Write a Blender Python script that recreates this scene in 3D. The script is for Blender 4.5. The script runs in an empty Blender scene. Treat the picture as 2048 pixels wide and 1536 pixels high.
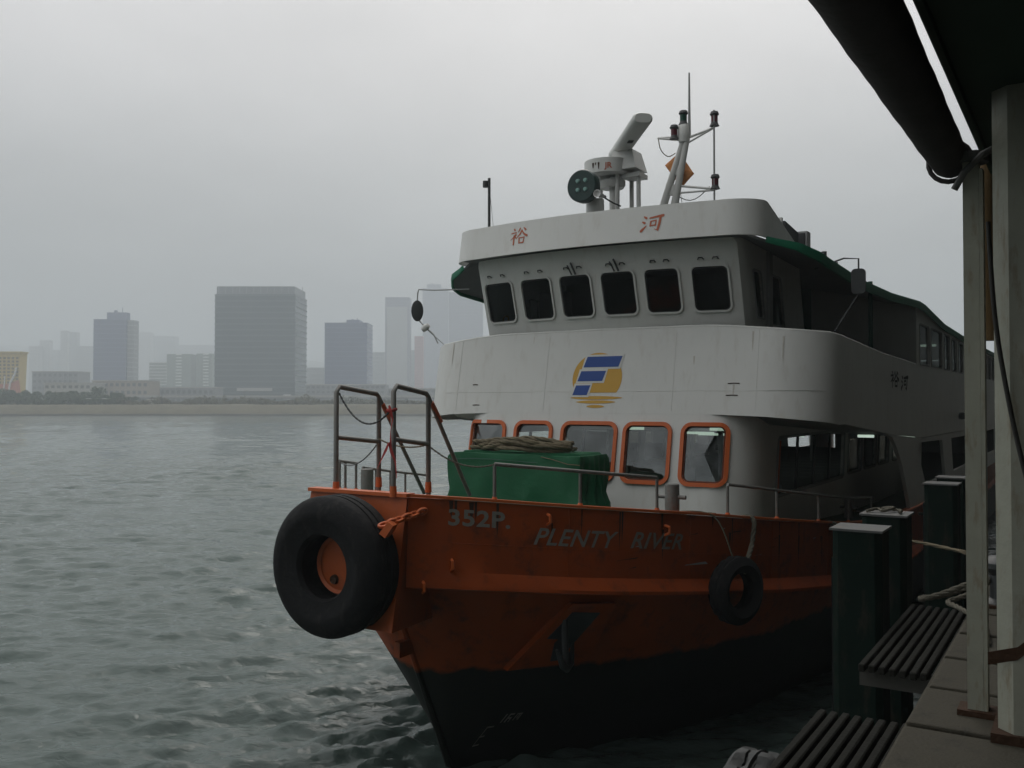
import bpy, bmesh, math, random
import numpy as np
from mathutils import Vector, Matrix
from mathutils.geometry import delaunay_2d_cdt

random.seed(7)
rng = np.random.default_rng(11)
scene = bpy.context.scene
COL = scene.collection
PI = math.pi
R = math.radians

# ---------------------------------------------------------------- camera
CAMZ = 5.1
cam_data = bpy.data.cameras.new('camera')
cam = bpy.data.objects.new('camera', cam_data)
COL.objects.link(cam)
cam.location = (0, 0, CAMZ)
cam.rotation_euler = (PI / 2 + math.atan(37 / 1850), 0, 0)
cam_data.sensor_width = 36.0
cam_data.lens = 36.0 * 1850 / 2048
cam_data.clip_start = 0.05
cam_data.clip_end = 12000
scene.camera = cam

# ---------------------------------------------------------------- world, sun, exposure
SUN_EL, SUN_AZ = R(46), R(6)          # azimuth measured from +Y towards +X
world = bpy.data.worlds.new('World')
scene.world = world
world.use_nodes = True
wn = world.node_tree
wn.nodes.clear()
def N(tree, kind, **kw):
    n = tree.nodes.new(kind)
    for k, v in kw.items():
        setattr(n, k, v)
    return n
def math_node(tree, op, a, b=None, c=None, clamp=False):
    n = tree.nodes.new('ShaderNodeMath'); n.operation = op; n.use_clamp = clamp
    for i, x in enumerate((a, b, c)):
        if x is None: continue
        if isinstance(x, (int, float)): n.inputs[i].default_value = x
        else: tree.links.new(x, n.inputs[i])
    return n.outputs[0]
out = N(wn, 'ShaderNodeOutputWorld'); bg = N(wn, 'ShaderNodeBackground'); bg.inputs['Strength'].default_value = 0.1
sky = N(wn, 'ShaderNodeTexSky'); sky.sky_type = 'NISHITA'; sky.sun_disc = False
sky.sun_elevation = SUN_EL; sky.sun_rotation = SUN_AZ; sky.air_density = 2.0; sky.dust_density = 6.0
tc = N(wn, 'ShaderNodeTexCoord')
sep = N(wn, 'ShaderNodeSeparateXYZ'); wn.links.new(tc.outputs['Generated'], sep.inputs[0])
zc = math_node(wn, 'MAXIMUM', sep.outputs['Z'], 0.0)
cie = math_node(wn, 'MULTIPLY_ADD', zc, 0.97, 0.195)           # overcast sky: zenith about three times the horizon
den = math_node(wn, 'ADD', zc, 0.22)
cx = math_node(wn, 'DIVIDE', sep.outputs['X'], den); cy = math_node(wn, 'DIVIDE', sep.outputs['Y'], den)
comb = N(wn, 'ShaderNodeCombineXYZ'); wn.links.new(cx, comb.inputs[0]); wn.links.new(cy, comb.inputs[1])
nz = N(wn, 'ShaderNodeTexNoise'); nz.inputs['Scale'].default_value = 0.75; nz.inputs['Detail'].default_value = 4.0; nz.inputs['Roughness'].default_value = 0.5
wn.links.new(comb.outputs[0], nz.inputs['Vector'])
cl = math_node(wn, 'MULTIPLY_ADD', nz.outputs['Fac'], 0.85, 0.575)
sd = Vector((math.sin(SUN_AZ) * math.cos(SUN_EL), math.cos(SUN_AZ) * math.cos(SUN_EL), math.sin(SUN_EL)))
dot = N(wn, 'ShaderNodeVectorMath', operation='DOT_PRODUCT'); dot.inputs[1].default_value = sd
wn.links.new(tc.outputs['Generated'], dot.inputs[0])
dh = math_node(wn, 'MULTIPLY_ADD', dot.outputs['Value'], 0.5, 0.5)
dp = math_node(wn, 'POWER', dh, 3.0)
gl = math_node(wn, 'MULTIPLY_ADD', dp, 0.44, 0.80)              # thin cloud in front of the sun is brighter
m1 = math_node(wn, 'MULTIPLY', cie, cl); m2 = math_node(wn, 'MULTIPLY', m1, gl); m3 = math_node(wn, 'MULTIPLY', m2, 13.2)
tint = N(wn, 'ShaderNodeMix', data_type='RGBA'); tint.inputs['A'].default_value = (0.955, 1.0, 1.01, 1); tint.inputs['B'].default_value = (1.0, 0.985, 0.985, 1)
wn.links.new(math_node(wn, 'MULTIPLY', zc, 3.0, clamp=True), tint.inputs['Factor'])
vm = N(wn, 'ShaderNodeVectorMath', operation='SCALE'); wn.links.new(tint.outputs['Result'], vm.inputs[0]); wn.links.new(m3, vm.inputs['Scale'])
mixc = N(wn, 'ShaderNodeMix', data_type='RGBA'); mixc.inputs['Factor'].default_value = 0.96
wn.links.new(sky.outputs[0], mixc.inputs['A']); wn.links.new(vm.outputs[0], mixc.inputs['B'])
wn.links.new(mixc.outputs['Result'], bg.inputs['Color']); wn.links.new(bg.outputs[0], out.inputs[0])

sun_data = bpy.data.lights.new('sun', 'SUN'); sun_data.energy = 0.5; sun_data.angle = R(25); sun_data.color = (1.0, 0.96, 0.9)
sun = bpy.data.objects.new('sun', sun_data); COL.objects.link(sun)
sun.rotation_euler = (-sd).to_track_quat('-Z', 'Y').to_euler(); sun.location = (0, 0, 60)

vs = scene.view_settings
vs.view_transform = 'Standard'; vs.look = 'None'; vs.gamma = 1.0; vs.exposure = 0.0; vs.use_curve_mapping = False
try:
    scene.cycles.volume_bounces = 3; scene.cycles.max_bounces = 6; scene.cycles.diffuse_bounces = 1; scene.cycles.transparent_max_bounces = 16
    scene.cycles.use_denoising = True
except Exception:
    pass

# ---------------------------------------------------------------- materials
MATS = {}
def mat(name, col, rough=0.6, metal=0.0, var=0.12, scale=3.0, bump=0.0, bscale=40.0, stain=None, stain_amt=0.0,
        stain_scale=(2, 2, 0.6), spec=0.4, emit=None):
    m = bpy.data.materials.new(name); m.use_nodes = True; t = m.node_tree; b = t.nodes['Principled BSDF']
    tc = N(t, 'ShaderNodeTexCoord')
    n = N(t, 'ShaderNodeTexNoise'); n.inputs['Scale'].default_value = scale; n.inputs['Detail'].default_value = 5
    t.links.new(tc.outputs['Object'], n.inputs['Vector'])
    ramp = N(t, 'ShaderNodeMix', data_type='RGBA')
    ramp.inputs['A'].default_value = tuple(c * (1 - var) for c in col) + (1,)
    ramp.inputs['B'].default_value = tuple(min(1, c * (1 + var)) for c in col) + (1,)
    t.links.new(n.outputs['Fac'], ramp.inputs['Factor'])
    c = ramp.outputs['Result']
    if stain is not None:
        mp = N(t, 'ShaderNodeMapping'); mp.inputs['Scale'].default_value = stain_scale
        t.links.new(tc.outputs['Object'], mp.inputs['Vector'])
        n2 = N(t, 'ShaderNodeTexNoise'); n2.inputs['Scale'].default_value = 4.0; n2.inputs['Detail'].default_value = 8; n2.inputs['Roughness'].default_value = 0.65
        t.links.new(mp.outputs[0], n2.inputs['Vector'])
        f = math_node(t, 'MULTIPLY', math_node(t, 'SUBTRACT', n2.outputs['Fac'], 0.53), 6.0, clamp=True)
        f = math_node(t, 'MULTIPLY', f, stain_amt)
        mx = N(t, 'ShaderNodeMix', data_type='RGBA'); mx.inputs['B'].default_value = tuple(stain) + (1,)
        t.links.new(f, mx.inputs['Factor']); t.links.new(c, mx.inputs['A']); c = mx.outputs['Result']
    t.links.new(c, b.inputs['Base Color'])
    b.inputs['Roughness'].default_value = rough; b.inputs['Metallic'].default_value = metal
    b.inputs['Specular IOR Level'].default_value = spec
    if bump > 0:
        n3 = N(t, 'ShaderNodeTexNoise'); n3.inputs['Scale'].default_value = bscale; n3.inputs['Detail'].default_value = 4
        t.links.new(tc.outputs['Object'], n3.inputs['Vector'])
        bp = N(t, 'ShaderNodeBump'); bp.inputs['Strength'].default_value = bump; bp.inputs['Distance'].default_value = 0.02
        t.links.new(n3.outputs['Fac'], bp.inputs['Height']); t.links.new(bp.outputs[0], b.inputs['Normal'])
    if emit:
        b.inputs['Emission Color'].default_value = tuple(emit[0]) + (1,); b.inputs['Emission Strength'].default_value = emit[1]
    MATS[name] = m
    return m

mat('white_paint', (0.70, 0.71, 0.675), 0.42, var=0.07, scale=1.2, bump=0.14, bscale=1.7, stain=(0.42, 0.38, 0.30), stain_amt=0.22, stain_scale=(1.6, 1.6, 0.35))
mat('streak', (0.57, 0.55, 0.49), 0.7, var=0.2, scale=10)
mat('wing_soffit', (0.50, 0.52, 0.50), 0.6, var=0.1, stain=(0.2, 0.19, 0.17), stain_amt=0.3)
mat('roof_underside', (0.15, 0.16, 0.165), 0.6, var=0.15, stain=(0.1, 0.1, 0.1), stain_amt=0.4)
mat('orange_paint', (0.42, 0.086, 0.015), 0.5, var=0.16, scale=2.5, bump=0.12, bscale=6, stain=(0.13, 0.05, 0.025), stain_amt=0.55, stain_scale=(1.5, 1.5, 0.7))
mat('orange_trim', (0.60, 0.135, 0.035), 0.45, var=0.1)
mat('gasket', (0.16, 0.045, 0.02), 0.7)
mat('green_tarp', (0.006, 0.108, 0.042), 0.62, var=0.2, scale=2.2, bump=0.25, bscale=12)
mat('green_paint', (0.006, 0.17, 0.085), 0.5, var=0.15)
mat('green_dark', (0.012, 0.075, 0.05), 0.35, var=0.2)
mat('teal_dark', (0.022, 0.05, 0.045), 0.4, var=0.2)
mat('rail_steel', (0.22, 0.22, 0.205), 0.55, metal=0.3, var=0.2, scale=8, stain=(0.18, 0.08, 0.04), stain_amt=0.5, stain_scale=(6, 6, 6))
mat('grey_paint', (0.36, 0.37, 0.36), 0.5, var=0.12)
mat('dark_metal', (0.05, 0.055, 0.055), 0.5, var=0.25)
mat('black_rubber', (0.010, 0.0105, 0.011), 0.8, var=0.35, scale=6, bump=0.5, bscale=14, stain=(0.035, 0.034, 0.031), stain_amt=0.6, spec=0.25)
mat('rope', (0.16, 0.135, 0.085), 0.9, var=0.35, scale=14, bump=0.6, bscale=90)
mat('pale_rope', (0.12, 0.112, 0.085), 0.9, var=0.3, scale=14, bump=0.6, bscale=90)
mat('red_letter', (0.50, 0.13, 0.06), 0.6, var=0.2)
mat('grey_letter', (0.24, 0.23, 0.195), 0.7, var=0.25, scale=20)
mat('black_letter', (0.02, 0.025, 0.025), 0.6)
mat('logo_yellow', (0.62, 0.36, 0.055), 0.5, var=0.05)
mat('logo_blue', (0.022, 0.075, 0.30), 0.5, var=0.08)
mat('flag_orange', (0.70, 0.30, 0.11), 0.8, var=0.1, bump=0.2, bscale=20)
mat('red_cloth', (0.32, 0.035, 0.03), 0.9, var=0.2)
mat('interior', (0.20, 0.22, 0.20), 0.8, var=0.2)
mat('deck_green', (0.05, 0.09, 0.06), 0.8, var=0.25, stain=(0.12, 0.06, 0.03), stain_amt=0.5)
mat('lamp_tube', (0.8, 0.85, 0.8), 0.5, emit=((0.80, 1.0, 0.84), 0.55))
mat('lens', (0.25, 0.42, 0.38), 0.15, var=0.1)
mat('red_lens', (0.10, 0.02, 0.03), 0.2)
mat('pile_green', (0.004, 0.013, 0.009), 0.8, spec=0.15, var=0.3, scale=4, bump=0.2, bscale=10, stain=(0.05, 0.04, 0.03), stain_amt=0.5)
mat('cap_plate', (0.10, 0.104, 0.10), 0.6, var=0.2, scale=8, stain=(0.15, 0.13, 0.1), stain_amt=0.6)
mat('cream_paint', (0.31, 0.315, 0.255), 0.55, var=0.2, scale=5, bump=0.2, bscale=20, stain=(0.17, 0.11, 0.05), stain_amt=0.6, stain_scale=(5, 5, 1.2))
mat('rust', (0.05, 0.024, 0.011), 0.9, var=0.4, scale=18, bump=0.5, bscale=40)
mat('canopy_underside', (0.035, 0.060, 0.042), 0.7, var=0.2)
mat('canvas', (0.055, 0.050, 0.048), 0.85, var=0.3, scale=5, bump=0.35, bscale=16)
mat('brown_cloth', (0.12, 0.075, 0.03), 0.9, var=0.2, bump=0.3, bscale=14)
mat('concrete', (0.055, 0.050, 0.035), 0.9, var=0.2, scale=6, bump=0.35, bscale=60, stain=(0.028, 0.026, 0.019), stain_amt=0.8, stain_scale=(1.5, 1.5, 1.5))
mat('mortar', (0.14, 0.13, 0.095), 0.95, var=0.2, bump=0.3)
mat('dark_concrete', (0.07, 0.068, 0.06), 0.95, var=0.3)
mat('timber', (0.018, 0.018, 0.015), 0.9, spec=0.15, var=0.3, scale=6, bump=0.3, bscale=30, stain=(0.012, 0.012, 0.010), stain_amt=0.6)
mat('cable', (0.035, 0.034, 0.03), 0.7)
mat('seawall', (0.115, 0.104, 0.07), 0.95, var=0.35, scale=0.25, bump=0.3, bscale=1.0, stain=(0.06, 0.065, 0.042), stain_amt=0.85, stain_scale=(.05, .05, .4))
mat('shore_ground', (0.12, 0.12, 0.085), 0.95, var=0.3, scale=0.02)
mat('hill', (0.055, 0.075, 0.05), 0.95, var=0.4, scale=0.006)
mat('bark', (0.07, 0.055, 0.04), 0.95)
def leafmat(name, c):
    mat(name, c, 0.7, var=0.45, scale=0.6)
leafmat('leaf', (0.045, 0.072, 0.024)); leafmat('leaf_dry', (0.10, 0.095, 0.045))

# hull paint: orange above a black boot top with an uneven painted edge
def hull_material():
    m = mat('hull_paint', (0.34, 0.064, 0.011), 0.55, var=0.25, scale=2.0, bump=0.4, bscale=1.6, spec=0.25, stain=(0.08, 0.03, 0.016), stain_amt=0.75, stain_scale=(.8, .8, .8))
    t = m.node_tree; b = t.nodes['Principled BSDF']; src = b.inputs['Base Color'].links[0].from_socket
    tc = N(t, 'ShaderNodeTexCoord'); sp = N(t, 'ShaderNodeSeparateXYZ'); t.links.new(tc.outputs['Object'], sp.inputs[0])
    n = N(t, 'ShaderNodeTexNoise'); n.inputs['Scale'].default_value = 3; t.links.new(tc.outputs['Object'], n.inputs['Vector'])
    zz = math_node(t, 'MULTIPLY_ADD', n.outputs['Fac'], 0.22, sp.outputs['Z'])
    f = math_node(t, 'MULTIPLY', math_node(t, 'SUBTRACT', zz, 1.62), 14.0, clamp=True)
    mx = N(t, 'ShaderNodeMix', data_type='RGBA'); mx.inputs['A'].default_value = (0.018, 0.022, 0.018, 1)
    t.links.new(f, mx.inputs['Factor']); t.links.new(src, mx.inputs['B']); t.links.new(mx.outputs['Result'], b.inputs['Base Color'])
hull_material()

def glass(name, tintc, refl, ior=1.5):
    m = bpy.data.materials.new(name); m.use_nodes = True; t = m.node_tree; t.nodes.clear()
    o = N(t, 'ShaderNodeOutputMaterial'); mx = N(t, 'ShaderNodeMixShader'); tr = N(t, 'ShaderNodeBsdfTransparent'); g = N(t, 'ShaderNodeBsdfGlossy')
    g.inputs['Roughness'].default_value = 0.03; g.inputs['Color'].default_value = (0.9, 0.95, 0.95, 1)
    tr.inputs['Color'].default_value = tuple(tintc) + (1,)
    fr = N(t, 'ShaderNodeFresnel'); fr.inputs['IOR'].default_value = ior
    tc = N(t, 'ShaderNodeTexCoord'); n = N(t, 'ShaderNodeTexNoise'); n.inputs['Scale'].default_value = 2.0; t.links.new(tc.outputs['Object'], n.inputs['Vector'])
    f = math_node(t, 'ADD', math_node(t, 'MULTIPLY', fr.outputs[0], 1.0), math_node(t, 'MULTIPLY', n.outputs['Fac'], refl), clamp=True)
    t.links.new(f, mx.inputs[0]); t.links.new(tr.outputs[0], mx.inputs[1]); t.links.new(g.outputs[0], mx.inputs[2]); t.links.new(mx.outputs[0], o.inputs[0])
    MATS[name] = m
glass('cabin_glass', (0.60, 0.66, 0.62), 0.24)
glass('bridge_glass', (0.24, 0.27, 0.26), 0.008, 1.2)

def water_material():
    m = bpy.data.materials.new('sea_water'); m.use_nodes = True; t = m.node_tree; b = t.nodes['Principled BSDF']
    b.inputs['Base Color'].default_value = (0.064, 0.092, 0.082, 1); b.inputs['Roughness'].default_value = 0.06; b.inputs['IOR'].default_value = 1.33
    b.inputs['Specular IOR Level'].default_value = 0.5
    tc = N(t, 'ShaderNodeTexCoord'); mp = N(t, 'ShaderNodeMapping'); mp.inputs['Scale'].default_value = (0.8, 1.6, 1); mp.inputs['Rotation'].default_value = (0, 0, R(12))
    t.links.new(tc.outputs['Object'], mp.inputs['Vector'])
    n = N(t, 'ShaderNodeTexNoise'); n.inputs['Scale'].default_value = 4.2; n.inputs['Detail'].default_value = 6; n.inputs['Roughness'].default_value = 0.55
    n.inputs['Distortion'].default_value = 0.6
    t.links.new(mp.outputs[0], n.inputs['Vector'])
    bp = N(t, 'ShaderNodeBump'); bp.inputs['Strength'].default_value = 1.0; bp.inputs['Distance'].default_value = 1.0
    n2 = N(t, 'ShaderNodeTexNoise'); n2.inputs['Scale'].default_value = 0.42; n2.inputs['Detail'].default_value = 3; n2.inputs['Distortion'].default_value = 0.4
    t.links.new(mp.outputs[0], n2.inputs['Vector'])
    t.links.new(math_node(t, 'MULTIPLY_ADD', n2.outputs['Fac'], 0.26, math_node(t, 'MULTIPLY', n.outputs['Fac'], 0.034)), bp.inputs['Height']); t.links.new(bp.outputs[0], b.inputs['Normal'])
    MATS['sea_water'] = m
water_material()

# ---------------------------------------------------------------- mesh helpers
class MB:
    def __init__(s): s.v = []; s.f = []
    def add(s, v, f):
        o = len(s.v); s.v += [tuple(map(float, p)) for p in v]; s.f += [tuple(i + o for i in q) for q in f]; return s
    def box(s, x0, x1, y0, y1, z0, z1):
        return s.add([(x0,y0,z0),(x1,y0,z0),(x1,y1,z0),(x0,y1,z0),(x0,y0,z1),(x1,y0,z1),(x1,y1,z1),(x0,y1,z1)],
                     [(3,2,1,0),(4,5,6,7),(0,1,5,4),(1,2,6,5),(2,3,7,6),(3,0,4,7)])
    def tube(s, pts, r, n=8, caps=True):
        pts = [Vector(p) for p in pts]; m = len(pts)
        rr = r if isinstance(r, (list, tuple)) else [r] * m
        ring = []; prev = None; V = []; Fc = []
        for i, p in enumerate(pts):
            d = (pts[min(i + 1, m - 1)] - pts[max(i - 1, 0)])
            if d.length < 1e-9: d = Vector((0, 0, 1))
            d.normalize()
            if prev is None:
                a = Vector((0, 0, 1)) if abs(d.z) < 0.9 else Vector((1, 0, 0))
                x = d.cross(a).normalized()
            else:
                x = (prev - d * prev.dot(d))
                x = x.normalized() if x.length > 1e-6 else d.orthogonal().normalized()
            prev = x; y = d.cross(x)
            for k in range(n):
                t = 2 * PI * k / n; V.append(p + (x * math.cos(t) + y * math.sin(t)) * rr[i])
        for i in range(m - 1):
            for k in range(n):
                a = i * n + k; b = i * n + (k + 1) % n; Fc.append((a, b, b + n, a + n))
        if caps:
            Fc.append(tuple(range(n))[::-1]); Fc.append(tuple((m - 1) * n + k for k in range(n)))
        return s.add(V, Fc)
    def cyl(s, p0, p1, r0, r1=None, n=16):
        return s.tube([p0, p1], [r0, r0 if r1 is None else r1], n)
    def lathe(s, prof, c=(0,0,0), axis='z', n=24, close=False):
        V = []; Fc = []; m = len(prof)
        for k in range(n):
            t = 2 * PI * k / n; ct, st = math.cos(t), math.sin(t)
            for r, h in prof:
                p = {'z': (r*ct, r*st, h), 'y': (r*ct, h, r*st), 'x': (h, r*ct, r*st)}[axis]
                V.append((p[0]+c[0], p[1]+c[1], p[2]+c[2]))
        for k in range(n):
            k2 = (k + 1) % n
            for i in range(m if close else m - 1):
                j = (i + 1) % m
                Fc.append((k*m+i, k2*m+i, k2*m+j, k*m+j))
        return s.add(V, Fc)
    def prism(s, poly, fn, thick):
        n = len(poly)
        V = [fn(a, b, 0) for a, b in poly] + [fn(a, b, -thick) for a, b in poly]
        return s.add(V, [tuple(range(n)), tuple(range(2*n-1, n-1, -1))] + [(i, i+n, (i+1) % n + n, (i+1) % n) for i in range(n)])
    def obj(s, name, m, parent=None, smooth=None, fix=True):
        me = bpy.data.meshes.new(name); me.from_pydata(s.v, [], s.f)
        if fix:
            bm = bmesh.new(); bm.from_mesh(me); bmesh.ops.recalc_face_normals(bm, faces=bm.faces); bm.to_mesh(me); bm.free()
        me.materials.append(MATS[m] if isinstance(m, str) else m)
        if smooth is not None:
            me.polygons.foreach_set('use_smooth', [True] * len(me.polygons)); me.set_sharp_from_angle(angle=R(smooth))
        me.update()
        o = bpy.data.objects.new(name, me); COL.objects.link(o)
        if parent is not None: o.parent = parent
        return o
def tag(o, label=None, cat=None, group=None, kind=None):
    if label: o['label'] = label
    if cat: o['category'] = cat
    if group: o['group'] = group
    if kind: o['kind'] = kind
    return o
AZ = R(32); CA, SA = math.cos(AZ), math.sin(AZ); OX, OY = 1.60, 17.06
def W(u, v, z=0.0): return (OX + CA*u + SA*v, OY - SA*u + CA*v, z)      # berth frame (u across to the pier, v aft along the berth)
def empty(name, u, v, z, rot=0.0, berth=True):
    o = bpy.data.objects.new(name, None); COL.objects.link(o); o.empty_display_size = 0.3
    o.location = W(u, v, z) if berth else (u, v, z); o.rotation_euler = (0, 0, (-AZ if berth else 0) + rot)
    return o
def place(o, u, v, z, rot=0.0):
    o.location = W(u, v, z); o.rotation_euler = (0, 0, -AZ + rot); return o
def copy_part(src, parent, loc=(0,0,0), rot=(0,0,0), scale=(1,1,1)):
    c = src.copy(); COL.objects.link(c); c.parent = parent; c.location = loc; c.rotation_euler = rot; c.scale = scale; return c
def inside(poly, P):
    poly = np.array(poly); x, y = P[:,0], P[:,1]; c = np.zeros(len(P), bool); j = len(poly) - 1
    for i in range(len(poly)):
        xi, yi = poly[i]; xj, yj = poly[j]
        if yi != yj:
            c ^= ((yi > y) != (yj > y)) & (x < (xj - xi) * (y - yi) / (yj - yi) + xi)
        j = i
    return c
def densify(loop, d):
    o = []
    for i in range(len(loop)):
        a = np.array(loop[i]); b = np.array(loop[(i+1) % len(loop)]); n = max(1, int(np.hypot(*(b-a)) / d))
        o += [tuple(a + (b-a)*k/n) for k in range(n)]
    return o
def rrect(x0, x1, y0, y1, r, n=5):
    o = []
    for cx, cy, a in ((x1-r, y1-r, 0), (x0+r, y1-r, 90), (x0+r, y0+r, 180), (x1-r, y0+r, 270)):
        for k in range(n+1):
            t = R(a + 90*k/n); o.append((cx + r*math.cos(t), cy + r*math.sin(t)))
    return o
def panel(outer, holes, fn, thick, step=0.25, hole_step=0.12):
    outer = densify(outer, step); holes = [densify(h, hole_step) for h in holes]
    loops = [outer] + holes; pts = []; edges = []
    for lp in loops:
        o = len(pts); pts += lp; edges += [(o+i, o+(i+1) % len(lp)) for i in range(len(lp))]
    A = np.array(outer); g = np.array([(x, y) for x in np.arange(A[:,0].min()+step/2, A[:,0].max(), step) for y in np.arange(A[:,1].min()+step/2, A[:,1].max(), step)])
    if len(g):
        ok = inside(outer, g)
        for h in holes: ok &= ~inside(h, g)
        B = np.array(pts)
        for i in np.where(ok)[0]:
            if np.min(np.hypot(B[:,0]-g[i,0], B[:,1]-g[i,1])) > step*0.35: pts.append(tuple(g[i]))
    r = delaunay_2d_cdt([Vector(p) for p in pts], edges, [], 0, 1e-6)
    V = np.array([tuple(p) for p in r[0]]); T = [tuple(f) for f in r[2]]
    C = np.array([V[list(f)].mean(0) for f in T]); ok = inside(outer, C)
    for h in holes: ok &= ~inside(h, C)
    T = [f for f, k in zip(T, ok) if k]
    cnt = {}
    for f in T:
        for i in range(len(f)):
            a, b = f[i], f[(i+1) % len(f)]; cnt[(a, b)] = 1
    n = len(V); F = [f for f in T] + [tuple(i+n for i in f[::-1]) for f in T]
    for (a, b) in cnt:
        if (b, a) not in cnt: F.append((a, a+n, b+n, b))
    mb = MB(); mb.add([fn(x, y, 0) for x, y in V] + [fn(x, y, -thick) for x, y in V], F)
    return mb
class Path:
    """Plan curve symmetric about the centre line, read by arc length s from the centre."""
    def __init__(s, half, shear=0.0, z0=0.0):
        P = np.array(half, float); Pm = P[1:][::-1] * (-1, 1); P = np.vstack([Pm, P])
        d = np.r_[0, np.cumsum(np.hypot(*np.diff(P, axis=0).T))]; d -= d[len(Pm)]
        s.P, s.d, s.k, s.z0 = P, d, shear, z0
    def at(s, a): return np.interp(a, s.d, s.P[:,0]), np.interp(a, s.d, s.P[:,1])
    def __call__(s, a, z, off=0.0):
        u, v = s.at(a); e = 0.03; u0, v0 = s.at(a-e); u1, v1 = s.at(a+e); l = math.hypot(u1-u0, v1-v0) or 1
        nx, ny = (v1-v0)/l, -(u1-u0)/l
        return (u + nx*off, v + ny*off + s.k*(z - s.z0), z)
    def s_at_v(s, v, sign=1):
        m = len(s.d)//2; d = s.d[m:]; vv = s.P[m:, 1]
        i = np.argmax(vv > v); i = max(i, 1)
        return sign * (d[i-1] + (d[i]-d[i-1]) * (v - vv[i-1]) / (vv[i]-vv[i-1]))
def frame_ring(loop_out, loop_in, fn, proud, back):
    n = len(loop_out); mb = MB()
    V = [fn(x, y, -back) for x, y in loop_out] + [fn(x, y, proud) for x, y in loop_out] + [fn(x, y, proud) for x, y in loop_in] + [fn(x, y, -back) for x, y in loop_in]
    F = []
    for k in range(3):
        for i in range(n): F.append((k*n+i, k*n+(i+1) % n, (k+1)*n+(i+1) % n, (k+1)*n+i))
    return mb.add(V, F)
def pane_mesh(loop, fn, off):
    n = len(loop); c = np.mean(loop, axis=0)
    return MB().add([fn(c[0], c[1], off)] + [fn(x, y, off) for x, y in loop], [(0, i+1, (i+1) % n + 1) for i in range(n)])
def window(parent, rect, fn, fw, r, frame_m, glass_m, proud=0.03, back=0.06, name='window', gasket=None):
    x0, x1, y0, y1 = rect
    lo = rrect(x0-fw, x1+fw, y0-fw, y1+fw, r+fw); li = rrect(x0, x1, y0, y1, r)
    f = frame_ring(lo, li, fn, proud, back).obj(name, frame_m, parent, 40)
    pane_mesh(rrect(x0-0.01, x1+0.01, y0-0.01, y1+0.01, r), fn, -0.03).obj('pane', glass_m, f)
    if gasket:
        lg = rrect(x0-0.002, x1+0.002, y0-0.002, y1+0.002, r); lh = rrect(x0+0.022, x1-0.022, y0+0.022, y1-0.022, r*0.8)
        frame_ring(lg, lh, fn, -0.008, 0.028).obj('gasket', gasket, f)
    return f
def text_mesh(body, size, shear=0.0, offset=0.0, space=1.0):
    c = bpy.data.curves.new('t', 'FONT'); c.body = body; c.size = size; c.shear = shear; c.offset = offset; c.space_character = space; c.resolution_u = 3
    o = bpy.data.objects.new('t', c); COL.objects.link(o); dg = bpy.context.evaluated_depsgraph_get(); e = o.evaluated_get(dg); me = e.to_mesh()
    bm = bmesh.new(); bm.from_mesh(me); bmesh.ops.triangulate(bm, faces=bm.faces); bmesh.ops.subdivide_edges(bm, edges=[x for x in bm.edges if x.calc_length() > 0.06], cuts=2)
    V = [tuple(v.co) for v in bm.verts]; F = [tuple(v.index for v in f.verts) for f in bm.faces]
    bm.free(); e.to_mesh_clear(); bpy.data.objects.remove(o); bpy.data.curves.remove(c)
    return np.array(V), F
def stroke(mb, pts, ws, fn, off=0.006):
    """a brush stroke: a polyline of varying width, mapped on a surface"""
    P = np.array(pts, float); m = len(P); L = []; Rr = []
    for i in range(m):
        d = P[min(i+1, m-1)] - P[max(i-1, 0)]; d /= np.hypot(*d); n = np.array([-d[1], d[0]]); w = ws[i] / 2
        L.append(P[i] + n*w); Rr.append(P[i] - n*w)
    d0 = P[0]-P[1]; d0 /= np.hypot(*d0); d1 = P[-1]-P[-2]; d1 /= np.hypot(*d1)
    loop = [P[0] + d0*ws[0]*0.4] + L + [P[-1] + d1*ws[-1]*0.4] + Rr[::-1]
    n = len(loop)
    V = [fn(x, y, off) for x, y in loop]
    F = [(0, 1, n-1)] + [(i, i+1, n-i-1, n-i) for i in range(1, m)] + [(m, m+1, m+2)]
    mb.add(V, F)
HE = [([(.16,.90),(.27,.80)], [.06,.12]), ([(.10,.62),(.21,.54)], [.06,.11]), ([(.05,.10),(.12,.20),(.28,.40)], [.12,.12,.04]),
      ([(.40,.80),(.62,.84),(.98,.90)], [.07,.09,.13]), ([(.46,.62),(.44,.36)], [.08,.07]), ([(.46,.62),(.68,.66),(.66,.38)], [.06,.09,.07]), ([(.45,.39),(.66,.41)], [.06,.06]),
      ([(.86,.86),(.82,.45),(.76,.12),(.62,.20)], [.11,.12,.13,.03])]
YU = [([(.18,.96),(.25,.86)], [.06,.10]), ([(.04,.70),(.36,.74),(.20,.48),(.03,.32)], [.06,.08,.06,.03]), ([(.22,.56),(.22,.02)], [.09,.09]), ([(.36,.60),(.27,.50)], [.06,.05]), ([(.27,.48),(.38,.38)], [.05,.07]),
      ([(.56,.96),(.46,.76)], [.10,.04]), ([(.76,.98),(.90,.84)], [.05,.11]), ([(.68,.84),(.56,.60),(.40,.42)], [.10,.09,.03]), ([(.68,.80),(.82,.60),(1.0,.48)], [.06,.09,.13]),
      ([(.54,.40),(.56,.08)], [.08,.08]), ([(.53,.39),(.84,.41),(.80,.08)], [.06,.09,.08]), ([(.55,.10),(.80,.11)], [.07,.07])]
def glyph(strokes, x0, y0, w, h, fn, off=0.006, mb=None):
    mb = mb or MB(); sc = (w + h) / 2
    for pts, ws in strokes: stroke(mb, [(x0 + a*w, y0 + b*h) for a, b in pts], [q*sc for q in ws], fn, off)
    return mb

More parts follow.
